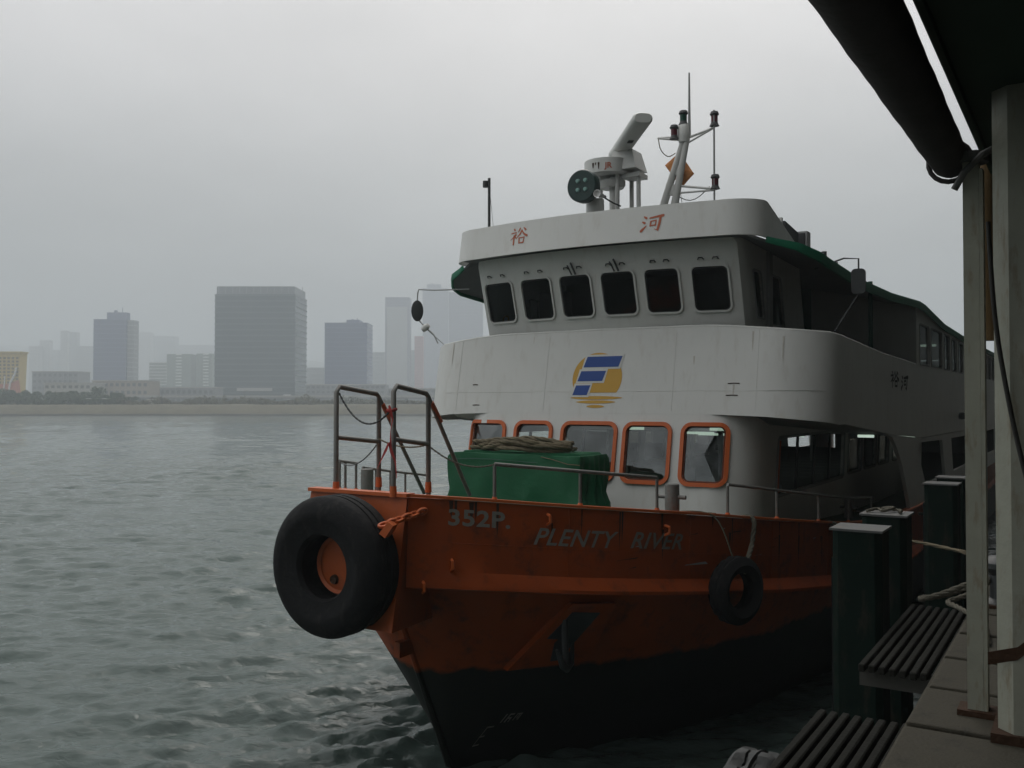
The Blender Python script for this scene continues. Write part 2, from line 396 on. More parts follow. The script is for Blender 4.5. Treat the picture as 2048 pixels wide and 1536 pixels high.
# ================================================================ WATER
def build_water():
    nr, na, r0, r1 = 900, 700, 5.0, 400.0
    r = r0 * (r1/r0) ** (np.arange(nr)/(nr-1)); th = np.radians(np.linspace(-37, 25, na))
    RR, TH = np.meshgrid(r, th, indexing='ij'); X = RR*np.sin(TH); Y = RR*np.cos(TH); Z = np.zeros_like(X)
    dr = RR * (math.log(r1/r0)/(nr-1))
    g = np.random.default_rng(5)
    for i in range(120):
        lam = 0.24 * (18.0 ** (g.random() ** 1.25)); k = 2*PI/lam; a = 0.0128 * lam ** 0.86 * (0.5 + g.random())
        if lam > 0.9: a *= 0.62 if lam < 2 else 0.42
        d = R(-80) + g.normal() * 0.45; ph = g.random()*2*PI
        fade = np.clip((lam / dr - 2.0) / 2.0, 0, 1)
        c = np.cos(k*(X*math.cos(d) + Y*math.sin(d)) + ph + 0.8*np.sin(0.31*X + 0.2*Y + ph*3))
        Z += a * fade * (c + 0.35*(c*c - 0.5)) * 0.8
    Z *= 0.85 + 0.45*np.sin(0.13*X + 0.05*Y + 1.0)*np.sin(0.09*Y - 0.07*X)
    sh = np.clip((RR-10)/35, 0, 1); Z *= 0.40 + 0.90*sh*sh*(3-2*sh)      # calmer in the lee of the pier
    bx, by, _ = W(-1.2, -4.6); d2 = np.hypot(X-bx, Y-by); Z *= 1 + 1.2*np.exp(-(d2/3.0)**2)      # churned water close to the bow
    Z[-1, :] = -0.12; Z[0, :] = -0.12; Z[:, 0] = -0.12; Z[:, -1] = -0.12
    V = np.stack([X, Y, Z], -1).reshape(-1, 3)
    idx = np.arange(nr*na).reshape(nr, na)
    F = np.stack([idx[:-1,:-1], idx[1:,:-1], idx[1:,1:], idx[:-1,1:]], -1).reshape(-1, 4)
    F = F[:, ::-1]
    n0 = len(V); ex = []; ef = []; ro = 1500.0      # the rest of the harbour round the finely modelled sector
    for (sect, ra, z) in ((np.radians(np.linspace(25, 323, 40)), r0, -0.12), (np.radians(np.linspace(-37, 25, 16)), r1-1, -0.13)):
        b0 = n0 + len(ex)
        for t in sect: ex += [(ra*math.sin(t), ra*math.cos(t), z), (ro*math.sin(t), ro*math.cos(t), z)]
        for i in range(len(sect)-1): ef.append((b0+2*i, b0+2*i+2, b0+2*i+3, b0+2*i+1)[::-1])
    V = np.vstack([V, np.array(ex)]).astype(np.float32); F = np.vstack([F, np.array(ef)]).astype(np.int32)
    me = bpy.data.meshes.new('water'); me.vertices.add(len(V)); me.vertices.foreach_set('co', V.ravel())
    me.loops.add(F.size); me.loops.foreach_set('vertex_index', F.ravel()); me.polygons.add(len(F))
    me.polygons.foreach_set('loop_start', np.arange(0, F.size, 4, dtype=np.int32)); me.polygons.foreach_set('use_smooth', np.ones(len(F), bool))
    me.update(calc_edges=True); me.validate()
    if me.polygons[len(F)//2].normal.z < 0: me.flip_normals()
    me.materials.append(MATS['sea_water'])
    o = bpy.data.objects.new('water', me); COL.objects.link(o); tag(o, 'choppy grey green harbour water below the sky', 'water', kind='structure')
build_water()

# ================================================================ FAR SHORE AND HILLS
def build_shore():
    mb = MB(); xs = np.linspace(-1500, 1500, 301); prof = [(361, -1.0), (362.5, 0.35), (369, 3.6), (371, 4.15), (376, 4.3)]
    V = []; F = []
    for x in xs:
        j = 1.1*math.sin(x*0.013) + 0.7*math.sin(x*0.11) + rng.normal()*0.25
        for y, z in prof: V.append((x, y + j + 0.006*abs(x), z + (rng.normal()*0.10 if z > 0 else 0)))
    m = len(prof)
    for i in range(len(xs)-1):
        for k in range(m-1): F.append((i*m+k, (i+1)*m+k, (i+1)*m+k+1, i*m+k+1))
    mb.add(V, F); tag(mb.obj('far_seawall', 'seawall', None, 30), 'sandy stone sea wall along the far shore', 'sea wall', kind='structure')
    V = []; F = []
    for x in xs: V += [(x, 361.2+.006*abs(x)-1.2, -.5), (x, 361.9+.006*abs(x)-1.2, .55+.12*math.sin(x*.21)), (x, 363.5+.006*abs(x), .7)]
    for i in range(len(xs)-1): F += [(3*i, 3*i+3, 3*i+4, 3*i+1), (3*i+1, 3*i+4, 3*i+5, 3*i+2)]
    tag(MB().add(V, F).obj('tide_band', 'dark_concrete', None, 30), 'dark wet band at the foot of the far sea wall', 'sea wall', kind='structure')
    g = MB().add([(-1500, 374, 4.22), (1500, 374, 4.22), (2600, 3600, 4.22), (-2600, 3600, 4.22)], [(0,1,2,3)])
    tag(g.obj('far_ground', 'shore_ground'), 'flat reclaimed land behind the far sea wall', 'ground', kind='structure')
    # hills
    V = []; F = []; xs = np.linspace(-2300, 1500, 90); ys = np.linspace(2000, 3300, 14)
    for x in xs:
        px = 1024 + 1850*x/2300
        for j, y in enumerate(ys):
            t = math.sin(PI*min(1, j/(len(ys)-1)))
            h = 105*math.exp(-((px+40)/330)**2) + 50*math.exp(-((px-620)/300)**2) + 35 + 22*math.sin(x*0.008) + 12*math.sin(x*0.021+1) + 6*math.sin(x*0.05+y*.03)
            V.append((x, y, 2 + h*t))
    m = len(ys)
    for i in range(len(xs)-1):
        for k in range(m-1): F.append((i*m+k, (i+1)*m+k, (i+1)*m+k+1, i*m+k+1))
    tag(MB().add(V, F).obj('hills', 'hill', None, 60), 'hazy hill ridge far behind the towers', 'hills', kind='structure')
build_shore()

# ================================================================ CITY
def bmat(name, c, rough=0.5): return mat(name, c, rough, var=0.08, scale=0.05)
bmat('tower_dark', (0.035, 0.058, 0.07), 0.25); bmat('tower_dark_band', (0.06, 0.085, 0.095), 0.4); bmat('tower_blue', (0.028, 0.055, 0.16), 0.25); bmat('tower_blue_band', (0.05, 0.08, 0.19), 0.4)
bmat('tower_pale', (0.34, 0.35, 0.35)); bmat('tower_pale_band', (0.48, 0.49, 0.48)); bmat('tower_grey', (0.16, 0.18, 0.19)); bmat('tower_grey_band', (0.25, 0.27, 0.28))
bmat('tower_lav', (0.17, 0.18, 0.24)); bmat('tower_lav_band', (0.24, 0.25, 0.31)); bmat('estate_green', (0.17, 0.22, 0.19)); bmat('estate_white', (0.62, 0.66, 0.62))
bmat('tower_pink', (0.42, 0.17, 0.17)); bmat('tower_pink_band', (0.5, 0.26, 0.25)); bmat('hotel_yellow', (0.52, 0.40, 0.15)); bmat('hotel_window', (0.16, 0.13, 0.09)); bmat('hotel_red', (0.45, 0.17, 0.11)); bmat('clean_white', (0.7, 0.7, 0.68))
bmat('lowrise_tan', (0.30, 0.26, 0.21)); bmat('lowrise_grey', (0.20, 0.21, 0.22)); bmat('lowrise_pale', (0.36, 0.36, 0.34)); bmat('pane_dark', (0.09, 0.10, 0.11), 0.3); bmat('added_storey_dark', (0.085, 0.095, 0.085), 0.6)
GZ = 4.22
def px2x(px, D): return (px - 1024) / 1850 * D
def py2z(py, D): return CAMZ + (805 - py) / 1850 * D
def building(name, label, cat, x0, x1, ytop, D, wall, band, floor=3.6, depth=None, crown=None, rot=0, group=None, fins=0, bandh=None, bandout=0.25, band_face=None):
    X0, X1 = px2x(x0, D), px2x(x1, D); w = X1 - X0; h = py2z(ytop, D) - GZ; dp = depth or min(w*0.8, 30)
    e = empty(name, (X0+X1)/2, D + dp/2, GZ, rot, berth=False)
    MB().box(-w/2, w/2, -dp/2, dp/2, 0, h).obj('wall', wall, e)
    n = max(2, int(h/floor)); bh = bandh or floor*0.3
    b0 = None
    bw = (-w/2-bandout, w/2+bandout) if band_face is None else (band_face[0]*w, band_face[1]*w)
    for i in range(1, n+1):
        z = h*i/n - bh
        if b0 is None:
            b0 = MB().box(bw[0], bw[1], -dp/2-bandout, dp/2+bandout, 0, bh).obj('floor_band', band, e); b0.location = (0, 0, z)
        else: copy_part(b0, e, (0, 0, z))
    if fins:
        f0 = None
        for i in range(fins+1):
            x = -w/2 + w*i/fins
            if f0 is None:
                f0 = MB().box(-0.3, 0.3, -0.5, 0.2, 0, h*0.985).obj('fin', band, e); f0.location = (x, -dp/2, 0)
            else: copy_part(f0, e, (x, -dp/2, 0))
    if crown:
        a, b, yt = crown; xa, xb = px2x(a, D)-(X0+X1)/2, px2x(b, D)-(X0+X1)/2; zt = py2z(yt, D)-GZ
        c = MB().box(xa, xb, -dp*0.3, dp*0.3, h+0.01, zt).obj('roof_plant', band, e)
        MB().box(xa+(xb-xa)*.3, xa+(xb-xa)*.42, -dp*.1, dp*.1, zt+0.01, zt+(zt-h)*.35).obj('tank', wall, c)
        MB().cyl((xa+(xb-xa)*.7, 0, zt), (xa+(xb-xa)*.7, 0, zt+(zt-h)*.8), 0.25, n=6).obj('aerial', wall, c)
    tag(e, label, cat, group or 'buildings across the harbour')
    return e, w, h, dp
# big dark office block
e, w, h, dp = building('office_block', 'broad dark grey office block, largest building on the far shore', 'building', 429, 590, 588, 620, 'tower_dark', 'tower_dark_band', 3.7, depth=34, fins=0)
zc0 = py2z(572, 620)-GZ
MB().box(-w/2+0.9, w/2-0.7, -dp/2+0.6, dp/2-1, h+0.01, zc0).obj('roof_screen', 'tower_grey', e)
for i in range(13): MB().box(-w/2+2+i*4.7, -w/2+2.4+i*4.7, -dp/2+0.3, -dp/2+0.62, h+0.5, zc0-0.3).obj('screen_fin', 'tower_grey_band', e)
MB().box(-w*.22, w*.22, -dp/2-0.8, -dp/2-0.3, 8.5, 10.6).obj('sign_band', 'lowrise_pale', e)
MB().box(-w/2+w*.86, -w/2+w*.95, -dp/2-0.9, -dp/2-0.3, 3, 6.2).obj('banner', 'clean_white', e)
building('blue_tower', 'dark blue glass tower with a small crown near the left', 'building', 186, 251, 638, 800, 'tower_blue', 'tower_blue_band', 4.0, depth=12, crown=(210, 250, 624), bandh=0.6)
building('grey_tower', 'grey slab joined to the right side of the crowned blue tower', 'building', 253, 267, 640, 803, 'tower_grey', 'tower_grey_band', 4.0, depth=10)
building('blue_tower', 'flat topped slate blue tower just right of the dark office block', 'building', 649, 734, 645, 780, 'tower_blue', 'tower_blue_band', 3.8, depth=30, crown=(690, 716, 638), bandh=0.6)
e, w, h, dp = building('slim_tower', 'slim pale tower with a darker cap left of the ferry wing', 'building', 770, 818, 594, 1100, 'tower_lav', 'tower_lav_band', 4.2, bandh=0.7)
MB().box(-w/2+2.0, w/2-2.2, -dp/2-0.9, -dp/2-0.35, 0, h-11.5).obj('glass_front', 'tower_pale', e)
building('tall_tower', 'tallest pale tower with a stepped top beside the ferry mirror', 'building', 845, 896, 576, 1400, 'tower_lav', 'tower_lav_band', 4.2, crown=(853, 881, 567), bandh=0.7)
building('wide_tower', 'bluish tower directly behind the ferry bridge wing', 'building', 898, 965, 584, 1250, 'tower_lav', 'tower_lav_band', 4.2, bandh=0.7)
building('pink_tower', 'narrow pinkish red tower in front of the tallest tower', 'building', 829, 846, 672, 1120, 'tower_pink', 'tower_pink_band', 3.6)
building('estate_block', 'green and white residential block, left of the estate pair', 'building', 333, 381, 708, 900, 'estate_green', 'estate_white', 3.0, fins=0, bandh=1.1, band_face=(-.12, .12))
building('estate_block', 'green and white residential block tucked beside the dark office', 'building', 392, 423, 707, 905, 'estate_green', 'estate_white', 3.0, bandh=1.1, band_face=(-.05, .3))
building('estate_block', 'low pale residential block left of the estate pair', 'building', 298, 331, 724, 930, 'estate_green', 'tower_pale_band', 3.0, bandh=0.9)
for i, (a, b, y, D, m, lab) in enumerate([
    (57, 77, 692, 1500, 'tower_pale', 'short pale tower right above the yellow block'),
    (78, 97, 680, 1520, 'tower_pale', 'pale twin topped tower second from the left'),
    (120, 133, 661, 1480, 'tower_pale', 'very thin pale tower left of the crowned blue tower'),
    (135, 152, 664, 1600, 'tower_grey', 'thin grey tower behind the thin pale one'),
    (152, 184, 692, 1550, 'tower_grey', 'low grey tower touching the crowned blue tower'),
    (273, 299, 664, 1900, 'tower_pale', 'faint tower just right of the crowned blue tower'),
    (304, 347, 672, 2000, 'tower_grey', 'faint wide tower halfway to the dark office block'),
    (352, 424, 690, 2050, 'tower_grey', 'faint broad slab behind the green estate pair'),
    (100, 119, 700, 1700, 'tower_grey', 'faint low tower between two pale thin ones'),
    (613, 648, 735, 1000, 'tower_grey', 'low grey building in the gap beside the dark office'),
    (744, 769, 704, 1250, 'tower_grey', 'faint stepped building left of the slim capped tower'),
    (819, 829, 700, 1300, 'tower_grey', 'faint sliver of a tower beside the pinkish one')]):
    building('distant_tower', lab, 'building', a, b, y, D, m, m + '_band', 5.0, bandh=0.9)
# yellow block with a curved white edge and a window grid
D = 480
def yellow():
    e = empty('yellow_block', px2x(-20, D), D+12, GZ, 0, berth=False)
    X = lambda p: px2x(p-14, D)-px2x(-20, D); Zy = lambda y: py2z(y, D)-GZ
    prof = [(X(-120), 0), (X(50), 0), (X(51), Zy(775)), (X(52), Zy(750)), (X(53), Zy(725)), (X(54), Zy(706)), (X(-120), Zy(706))]
    MB().prism(prof, lambda a, b, o: (a, -12 - o, b), 7).obj('wall', 'hotel_yellow', e)
    MB().prism([(X(-120), 0), (X(60), 0), (X(52), Zy(760)), (X(30), Zy(768)), (X(-120), Zy(768))], lambda a, b, o: (a, -12.6 - o, b), 0.5).obj('podium', 'hotel_red', e)
    MB().tube([(X(30), -12.8, 2), (X(36), -12.8, Zy(765)), (X(45), -12.8, Zy(748)), (X(48), -12.8, Zy(735))], 0.5, 6).obj('white_edge', 'clean_white', e)
    MB().tube([(X(22), -12.8, 2), (X(25), -12.8, Zy(752))], 0.3, 6).obj('white_rib', 'clean_white', e)
    w0 = None
    for r in range(8):
        for c in range(14):
            x = X(48 - 8.6*c); z = Zy(716 + 7.0*r)
            if x < X(-75): continue
            if w0 is None: w0 = MB().box(-0.62, 0.62, -0.14, 0.1, -0.5, 0.5).obj('window', 'hotel_window', e); w0.location = (x, -12.05, z)
            else: copy_part(w0, e, (x, -12.05, z))
    MB().box(X(-120), X(56), -12.6, -4.8, Zy(706)+.01, Zy(703)).obj('parapet', 'hotel_yellow', e)
    tag(e, 'yellow block with a grid of small windows at the left edge', 'building', 'buildings across the harbour')
yellow()
def lowrise(lab, x0, x1, yt, D, m, floors, depth=18):
    X0, X1 = px2x(x0, D), px2x(x1, D); w = X1-X0; h = py2z(yt, D)-GZ; e = empty('low_building', (X0+X1)/2, D+depth/2, GZ, 0, berth=False)
    MB().box(-w/2, w/2, -depth/2, depth/2, 0, h).obj('wall', m, e)
    fh = h/floors; n = int(w/3.2); w0 = None
    for f in range(floors):
        for i in range(n):
            loc = (-w/2 + (i+.5)*w/n, -depth/2-0.03, f*fh+fh*.5)
            if w0 is None: w0 = MB().box(-0.95, 0.95, -0.08, 0.05, -fh*.2, fh*.22).obj('window', 'pane_dark', e); w0.location = loc
            else: copy_part(w0, e, loc)
    MB().box(-w/2-.4, w/2+.4, -depth/2-.4, depth/2+.4, h+.01, h+.6).obj('roof_edge', 'lowrise_pale', e)
    tag(e, lab, 'building', 'buildings across the harbour')
lowrise('long grey car park building below the thin pale towers', 64, 156, 744, 640, 'lowrise_grey', 5)
lowrise('pale low building with window rows behind the shore trees', 88, 182, 767, 520, 'lowrise_pale', 3)
lowrise('tan low building under the crowned blue tower', 184, 296, 762, 540, 'lowrise_tan', 3)
lowrise('grey low shed below the green estate pair', 297, 428, 776, 560, 'lowrise_grey', 2)
lowrise('low wide podium between the office block and the slate tower', 612, 770, 770, 600, 'lowrise_grey', 4)
lowrise('low pale sheds behind the ferry bow gates', 772, 1010, 778, 620, 'lowrise_grey', 3)
def viaduct():
    D = 450; e = empty('viaduct', px2x(600, D), D, GZ, 0, berth=False); half = px2x(1400, D)-px2x(600, D)
    lo = px2x(270, D)-px2x(600, D)
    MB().box(lo, half, -4, 4, 2.6, 3.3).obj('deck', 'lowrise_grey', e); MB().box(lo, half, -4.2, -3.9, 3.31, 4.3).obj('parapet', 'lowrise_pale', e)
    p0 = None
    for i in range(26):
        x = lo + 3 + i*(half-lo-6)/25
        if p0 is None: p0 = MB().box(-0.6, 0.6, -1.5, 1.5, 0, 2.6).obj('pier', 'lowrise_grey', e); p0.location = (x, 0, 0)
        else: copy_part(p0, e, (x, 0, 0))
    tag(e, 'low concrete road viaduct running along the far shore', 'viaduct')
viaduct()
def shelter():
    D = 388; e = empty('shelter', px2x(198, D), D, GZ, 0, berth=False); w = px2x(226, D)-px2x(170, D)
    MB().box(-w/2, w/2, -1.5, 1.5, 2.3, 2.65).obj('roof', 'clean_white', e)
    for k in range(4): MB().box(-w/2+.2+k*(w-.6)/3, -w/2+.4+k*(w-.6)/3, -1.3, -1.1, 0, 2.3).obj('post', 'clean_white', e)
    MB().box(-w/2+.3, -w/2+2.2, -.9, 1.2, 0, 2.0).obj('booth', 'lowrise_pale', e)
    tag(e, 'white flat roofed shelter in front of the shore trees', 'shelter')
shelter()
for k, (px, D, hh, lab) in enumerate([(324, 379, 4.6, 'thin dark pole standing among the shore shrubs, nearest the shelter'), (489, 440, 6.5, 'thin pole standing on the far shore below the office block'), (742, 440, 6.0, 'thin pole on the far shore left of the slim tower')]):
    e = empty('lamp_pole', px2x(px, D), D, GZ, 0, berth=False)
    MB().cyl((0,0,0), (0,0,hh), 0.12, 0.08, 8).obj('pole', 'dark_metal', e); MB().tube([(0,0,hh-.1), (0.5,-.1,hh+.15), (1.1,-.1,hh+.1)], 0.06, 6).obj('arm', 'dark_metal', e); MB().box(0.9,1.5,-.22,.02,hh+.02,hh+.14).obj('lamp_head', 'dark_metal', e)
    tag(e, lab, 'lamp post', 'poles on the far shore')

# ---- vegetation on the far shore
def leaf_cloud(mb, centres, n, size, g):
    for _ in range(n):
        c, rad = centres[g.integers(len(centres))]
        d = g.normal(size=3); d /= np.linalg.norm(d); p = np.array(c) + d*np.array(rad)*g.random()**0.35
        a = g.normal(size=3); a /= np.linalg.norm(a); b = np.cross(a, g.normal(size=3)); b /= np.linalg.norm(b); s = size*(0.6+0.8*g.random())
        mb.add([p - a*s - b*s*.5, p + a*s - b*s*.5, p + a*s*.8 + b*s*.6, p - a*s*.8 + b*s*.6], [(0,1,2,3)])
def tree(px, D, h, w, lab, g):
    e = empty('shore_tree', px2x(px, D), D, GZ-.1, 0, berth=False)
    t = MB(); t.tube([(0,0,0), (0.1,0,h*.3), (-.1,.1,h*.6)], [.22,.16,.08], 7)
    for k in range(4):
        a = k*1.6+g.random(); t.tube([(0,0,h*(.2+.07*k)), (math.cos(a)*w*.2, math.sin(a)*w*.2, h*.5), (math.cos(a)*w*.33, math.sin(a)*w*.33, h*.7)], [.1,.07,.03], 5)
    t.obj('trunk', 'bark', e)
    cs = [((g.normal()*w*.25, g.normal()*w*.2, h*(.35+.4*g.random())), (w*.2*(.7+.6*g.random()), w*.2, h*.16*(.7+.8*g.random()))) for _ in range(9)]
    c = MB(); leaf_cloud(c, cs, 1500, 0.3, g); c.obj('crown', 'leaf', e, fix=False)
    tag(e, lab, 'tree', 'trees on the far shore')
g = np.random.default_rng(21)
TL = ['dark tree cut by the left picture edge', 'tall bushy tree second from the left picture edge', 'round tree below the short pale tower', 'low tree below the car park building', 'dense tree left of the white shelter, beside the car park', 'tree with a flat top just left of the white shelter', 'highest tree behind the white shelter', 'tree behind the right end of the white shelter', 'small last tree right of the white shelter']
for (px, h, w), lab in zip([(4, 8.6, 10), (36, 6.6, 9), (66, 6.2, 9), (98, 6.3, 9), (128, 6.0, 9), (156, 6.4, 9), (188, 8.2, 11), (216, 6.0, 9), (243, 4.0, 8)], TL): tree(px, 398, h, w, lab, g)
mb = MB()
for i in range(330):
    px = 225 + 900*g.random(); D = 380 + 10*g.random(); hh = 1.1 + 2.9*(0.5+0.5*math.sin(px*.045+2*math.sin(px*.02)))*g.random() + (0.5 if px > 560 else 0)
    leaf_cloud(mb, [((px2x(px, D), D, GZ + hh*.45), (1.3+g.random(), 1.0, hh*.6))], 75, 0.26, g)
tag(mb.obj('shore_shrubs', 'leaf_dry', fix=False), 'straggling brown green shrubs along the top of the sea wall', 'shrubs', kind='stuff')
mb = MB()
for i in range(90):
    px = -30 + 290*g.random(); D = 385 + 6*g.random(); hh = 1.6 + 3.2*g.random()
    leaf_cloud(mb, [((px2x(px, D), D, GZ + hh*.45), (1.8+g.random(), 1.0, hh*.6))], 130, 0.3, g)
tag(mb.obj('shore_undergrowth', 'leaf', fix=False), 'dark green undergrowth below the trees on the far shore', 'undergrowth', kind='stuff')

# ================================================================ FERRY
ferry = empty('ferry', 0, 0, 0)
tag(ferry, 'white passenger ferry with orange hull moored beside the pier', 'ferry')
def cat_interp(xs, ys, x):
    xs = np.array(xs, float); ys = np.array(ys, float); m = np.gradient(ys, xs); x = np.clip(x, xs[0], xs[-1]); i = int(np.clip(np.searchsorted(xs, x)-1, 0, len(xs)-2))
    h = xs[i+1]-xs[i]; t = (x-xs[i])/h
    return (2*t**3-3*t*t+1)*ys[i] + (t**3-2*t*t+t)*h*m[i] + (-2*t**3+3*t*t)*ys[i+1] + (t**3-t*t)*h*m[i+1]
GV = [-6.6,-6,-5,-4,-3,-2,0,3,6,10,20,38]; GU = [.78,1.33,2.15,2.75,3.15,3.45,3.8,4.0,4.1,4.12,4.12,3.9]; GH = [1.13,1.2,1.33,1.45,1.57,1.70,1.95,2.28,2.45,2.55,2.6,2.5]
def ug(v): return float(cat_interp(GV, GU, v))
def zg(v): return CAMZ - float(cat_interp(GV, GH, v))
def zk(v): return zg(v) - 1.06
def uk(v): return ug(v)
VS = np.unique(np.concatenate([np.linspace(-6.6, -2, 30), np.linspace(-2, 6, 24), np.linspace(6, 38, 26)]))
def hull_strake(v, z, off=0.0):      # outer face of the plating between gunwale and belting, by v and z
    t = (zg(v)-z)/0.9; d = (ug(v+.05)-ug(v-.05))/.1; l = math.hypot(1, d); u = ug(v) - 0.03*min(max(t,0),1)
    return (u + off/l, v - off*d/l, z)
def build_hull():
    # upper strake, both sides
    for sgn in (1, -1):
        V = []; F = []
        for v in VS:
            u = ug(v); a, b = zg(v), zk(v)
            kk = min(1, max(0, (v+6.35)/.25)); row = [(u-.06, a+.0), (u, a), (u-.012, a-.45), (u-.03, b+.19), (u-.03+.13*kk, b+.035), (u-.03+.13*kk, b-.01), (u-.06, b-.03)]
            V += [(sgn*p, v, q) for p, q in row]
        m = 7
        for i in range(len(VS)-1):
            for k in range(m-1): F.append((i*m+k, (i+1)*m+k, (i+1)*m+k+1, i*m+k+1))
        MB().add(V, F).obj('hull_strake', 'hull_paint', ferry, 35)
    # lower hull: ruled surface from the belting to the waterline and below
    V = []; F = []; ts = np.linspace(0, 1, 60); levels = [1.0, .8, .6, .4, .2, 0.0, -.25]
    for t in ts:
        s = t**1.7
        vk = -6.05 + 44.05*s
        uk_ = min(ug(vk)-.05, 0.02 + 2.9*math.sqrt(max(vk+6.05,0))*0.62) if vk < -4.2 else ug(vk)-.05
        vk_z = zk(vk)-.02
        vw = -4.66 + 42.4*s; dw = vw+4.66
        uw = 3.75*(1-math.exp(-(dw/3.6)**1.15))
        for L in levels:
            bul = 0.10*math.sin(PI*max(0, L))
            z = vk_z*L if L >= 0 else -0.9
            LL = max(L, -0.25)
            V.append((uw + (uk_-uw)*LL + bul*min(1, dw*.3), vw + (vk-vw)*LL, z))
    m = len(levels); n = len(V)
    for i in range(len(ts)-1):
        for k in range(m-1): F.append((i*m+k, (i+1)*m+k, (i+1)*m+k+1, i*m+k+1))
    V2 = [(-x, y, z) for x, y, z in V]; F2 = [tuple(q+n for q in f) for f in F]
    F3 = [(k, k+1, n+k+1, n+k) for k in range(m-1)]
    MB().add(V + V2, F + F2 + F3).obj('hull', 'hull_paint', ferry, 40)
    # stem bar
    MB().tube([(0, -5.85, 2.45), (0, -5.43, 1.58), (0, -4.68, 0), (0, -4.3, -.9)], 0.05, 8).obj('stem_bar', 'hull_paint', ferry, 40)
    MB().box(-.05, .05, -5.85, -5.5, 1.78, 1.98).obj('stem_lug', 'orange_paint', ferry)
    # bow box with flat front plate carrying the tyre
    z0, z1 = 2.42, 3.965
    mb = MB().add([(-.78,-6.62,z1),(.78,-6.62,z1),(.78,-6.9,z0),(-.78,-6.9,z0),(-.8,-5.7,z1-.1),(.8,-5.7,z1-.1),(.45,-5.6,z0-.1),(-.45,-5.6,z0-.1)],
                  [(0,1,2,3),(1,5,6,2),(4,0,3,7),(3,2,6,7),(0,4,5,1),(4,7,6,5)])
    mb.obj('bow_box', 'orange_paint', ferry)
    MB().cyl((.02,-6.70,3.15), (.02,-6.95,3.15), 0.37, 0.34, 28).obj('fender_hub', 'orange_paint', ferry, 40)
    MB().lathe([(.30,-6.965),(.34,-6.99),(.36,-6.96)], c=(.02,0,3.15), axis='y', n=28).obj('hub_rim', 'orange_paint', ferry, 40)
    MB().lathe([(0,-6.97),(.05,-6.99),(.06,-6.95)], c=(-.06,0,2.97), axis='y', n=12).obj('hub_lug', 'rust', ferry, 40)
    # gunwale capping
    for sgn in (1, -1):
        V = []; F = []
        for v in VS:
            u = ug(v); a = zg(v)+.004; V += [(sgn*(u+.025), v, a), (sgn*(u+.025), v, a+.035), (sgn*(u-.13), v, a+.04), (sgn*(u-.13), v, a)]
        for i in range(len(VS)-1):
            for k in range(4): F.append((i*4+k, (i+1)*4+k, (i+1)*4+(k+1) % 4, i*4+(k+1) % 4))
        F += [(0,1,2,3), tuple(len(V)-4+k for k in (3,2,1,0))]
        MB().add(V, F).obj('gunwale', 'orange_trim', ferry)
    MB().box(-.80, .80, -6.66, -6.50, 3.972, 4.015).obj('bow_capping', 'orange_trim', ferry)
    # weather deck
    V = []; F = []
    for v in VS: V += [(-(ug(v)-.05), v, zg(v)-.03), (0, v, zg(v)), (ug(v)-.05, v, zg(v)-.03)]
    for i in range(len(VS)-1):
        for k in range(2): F.append((i*3+k, (i+1)*3+k, (i+1)*3+k+1, i*3+k+1))
    MB().add(V, F).obj('deck', 'deck_green', ferry)
    V = [(-3.9, 38, -1), (3.9, 38, -1), (3.9, 38, 2.6), (-3.9, 38, 2.6)]
    MB().add(V, [(0,1,2,3)]).obj('transom', 'hull_paint', ferry)
    # recessed anchor pocket on the port bow, framed by a raised rim
    def low(v, z, off): 
        t = (z)/(zk(v)); 
        vk = v; u0 = 3.75*(1-math.exp(-(max(0.01, v+4.66+.35*t)/3.6)**1.15)); u1 = min(ug(v)-.05, 2.9*math.sqrt(max(v+6.05,0))*.62)
        return (u0+(u1-u0)*t + .12 + off, v - off*.7, z)
    MB().prism([(-5.05,1.60),(-4.80,2.52),(-4.30,2.48),(-4.12,1.62)], lambda a,b,o: low(a,b,o+.02), 0.12).obj('anchor_pocket', 'hull_paint', ferry)
    MB().prism([(-4.92,1.66),(-4.74,2.40),(-4.42,2.36),(-4.50,1.68)], lambda a,b,o: low(a,b,o+.03), 0.06).obj('anchor_recess', 'dark_metal', ferry)
    a = MB(); p = low(-4.66, 2.0, .14); a.tube([(p[0],p[1],p[2]+.3), p, (p[0]+.02,p[1],p[2]-.3)], .045, 8); a.tube([(p[0],p[1]-.22,p[2]-.05),(p[0]+.03,p[1]-.1,p[2]-.28),(p[0]+.02,p[1],p[2]-.33),(p[0]+.03,p[1]+.1,p[2]-.28),(p[0],p[1]+.22,p[2]-.05)], [.02,.05,.06,.05,.02], 8)
    a.obj('anchor', 'dark_metal', ferry, 40)
    # lettering on the port bow
    SV = np.linspace(-6.6, 2, 400); SS = np.r_[0, np.cumsum(np.hypot(np.diff(SV), np.diff([ug(x) for x in SV])))]
    def on_bow(v0, drop, shear_follow=True):
        s0 = np.interp(v0, SV, SS)
        def fn(x, y):
            v = np.interp(s0+x, SS, SV); return hull_strake(v, zg(v)-drop+y, 0.007)
        return fn
    for body, size, sh, v0, drop, off, sp, xs in (('PLENTY', .30, .38, -5.42, .48, .004, 1.04, 1.0), ('RIVER', .30, .38, -4.27, .47, .004, 1.04, 1.0), ('352P.', .27, .0, -6.24, .30, .007, 1.05, 1.0)):
        V, F = text_mesh(body, size, sh, off, sp); fn = on_bow(v0, drop); V[:,0] -= V[:,0].min()
        tgt = {'PLENTY': 1.20, 'RIVER': .92, '352P.': .78}[body]; V[:,0] *= tgt/V[:,0].max()
        MB().add([fn(x, y) for x, y, _ in V], F).obj('hull_lettering', 'grey_letter', ferry)
    # draught marks
    mb = MB(); 
    def dm(x, z): 
        v = -4.72 + x*.55; return low(v, .36+(z-.5)*.9, 0.012)
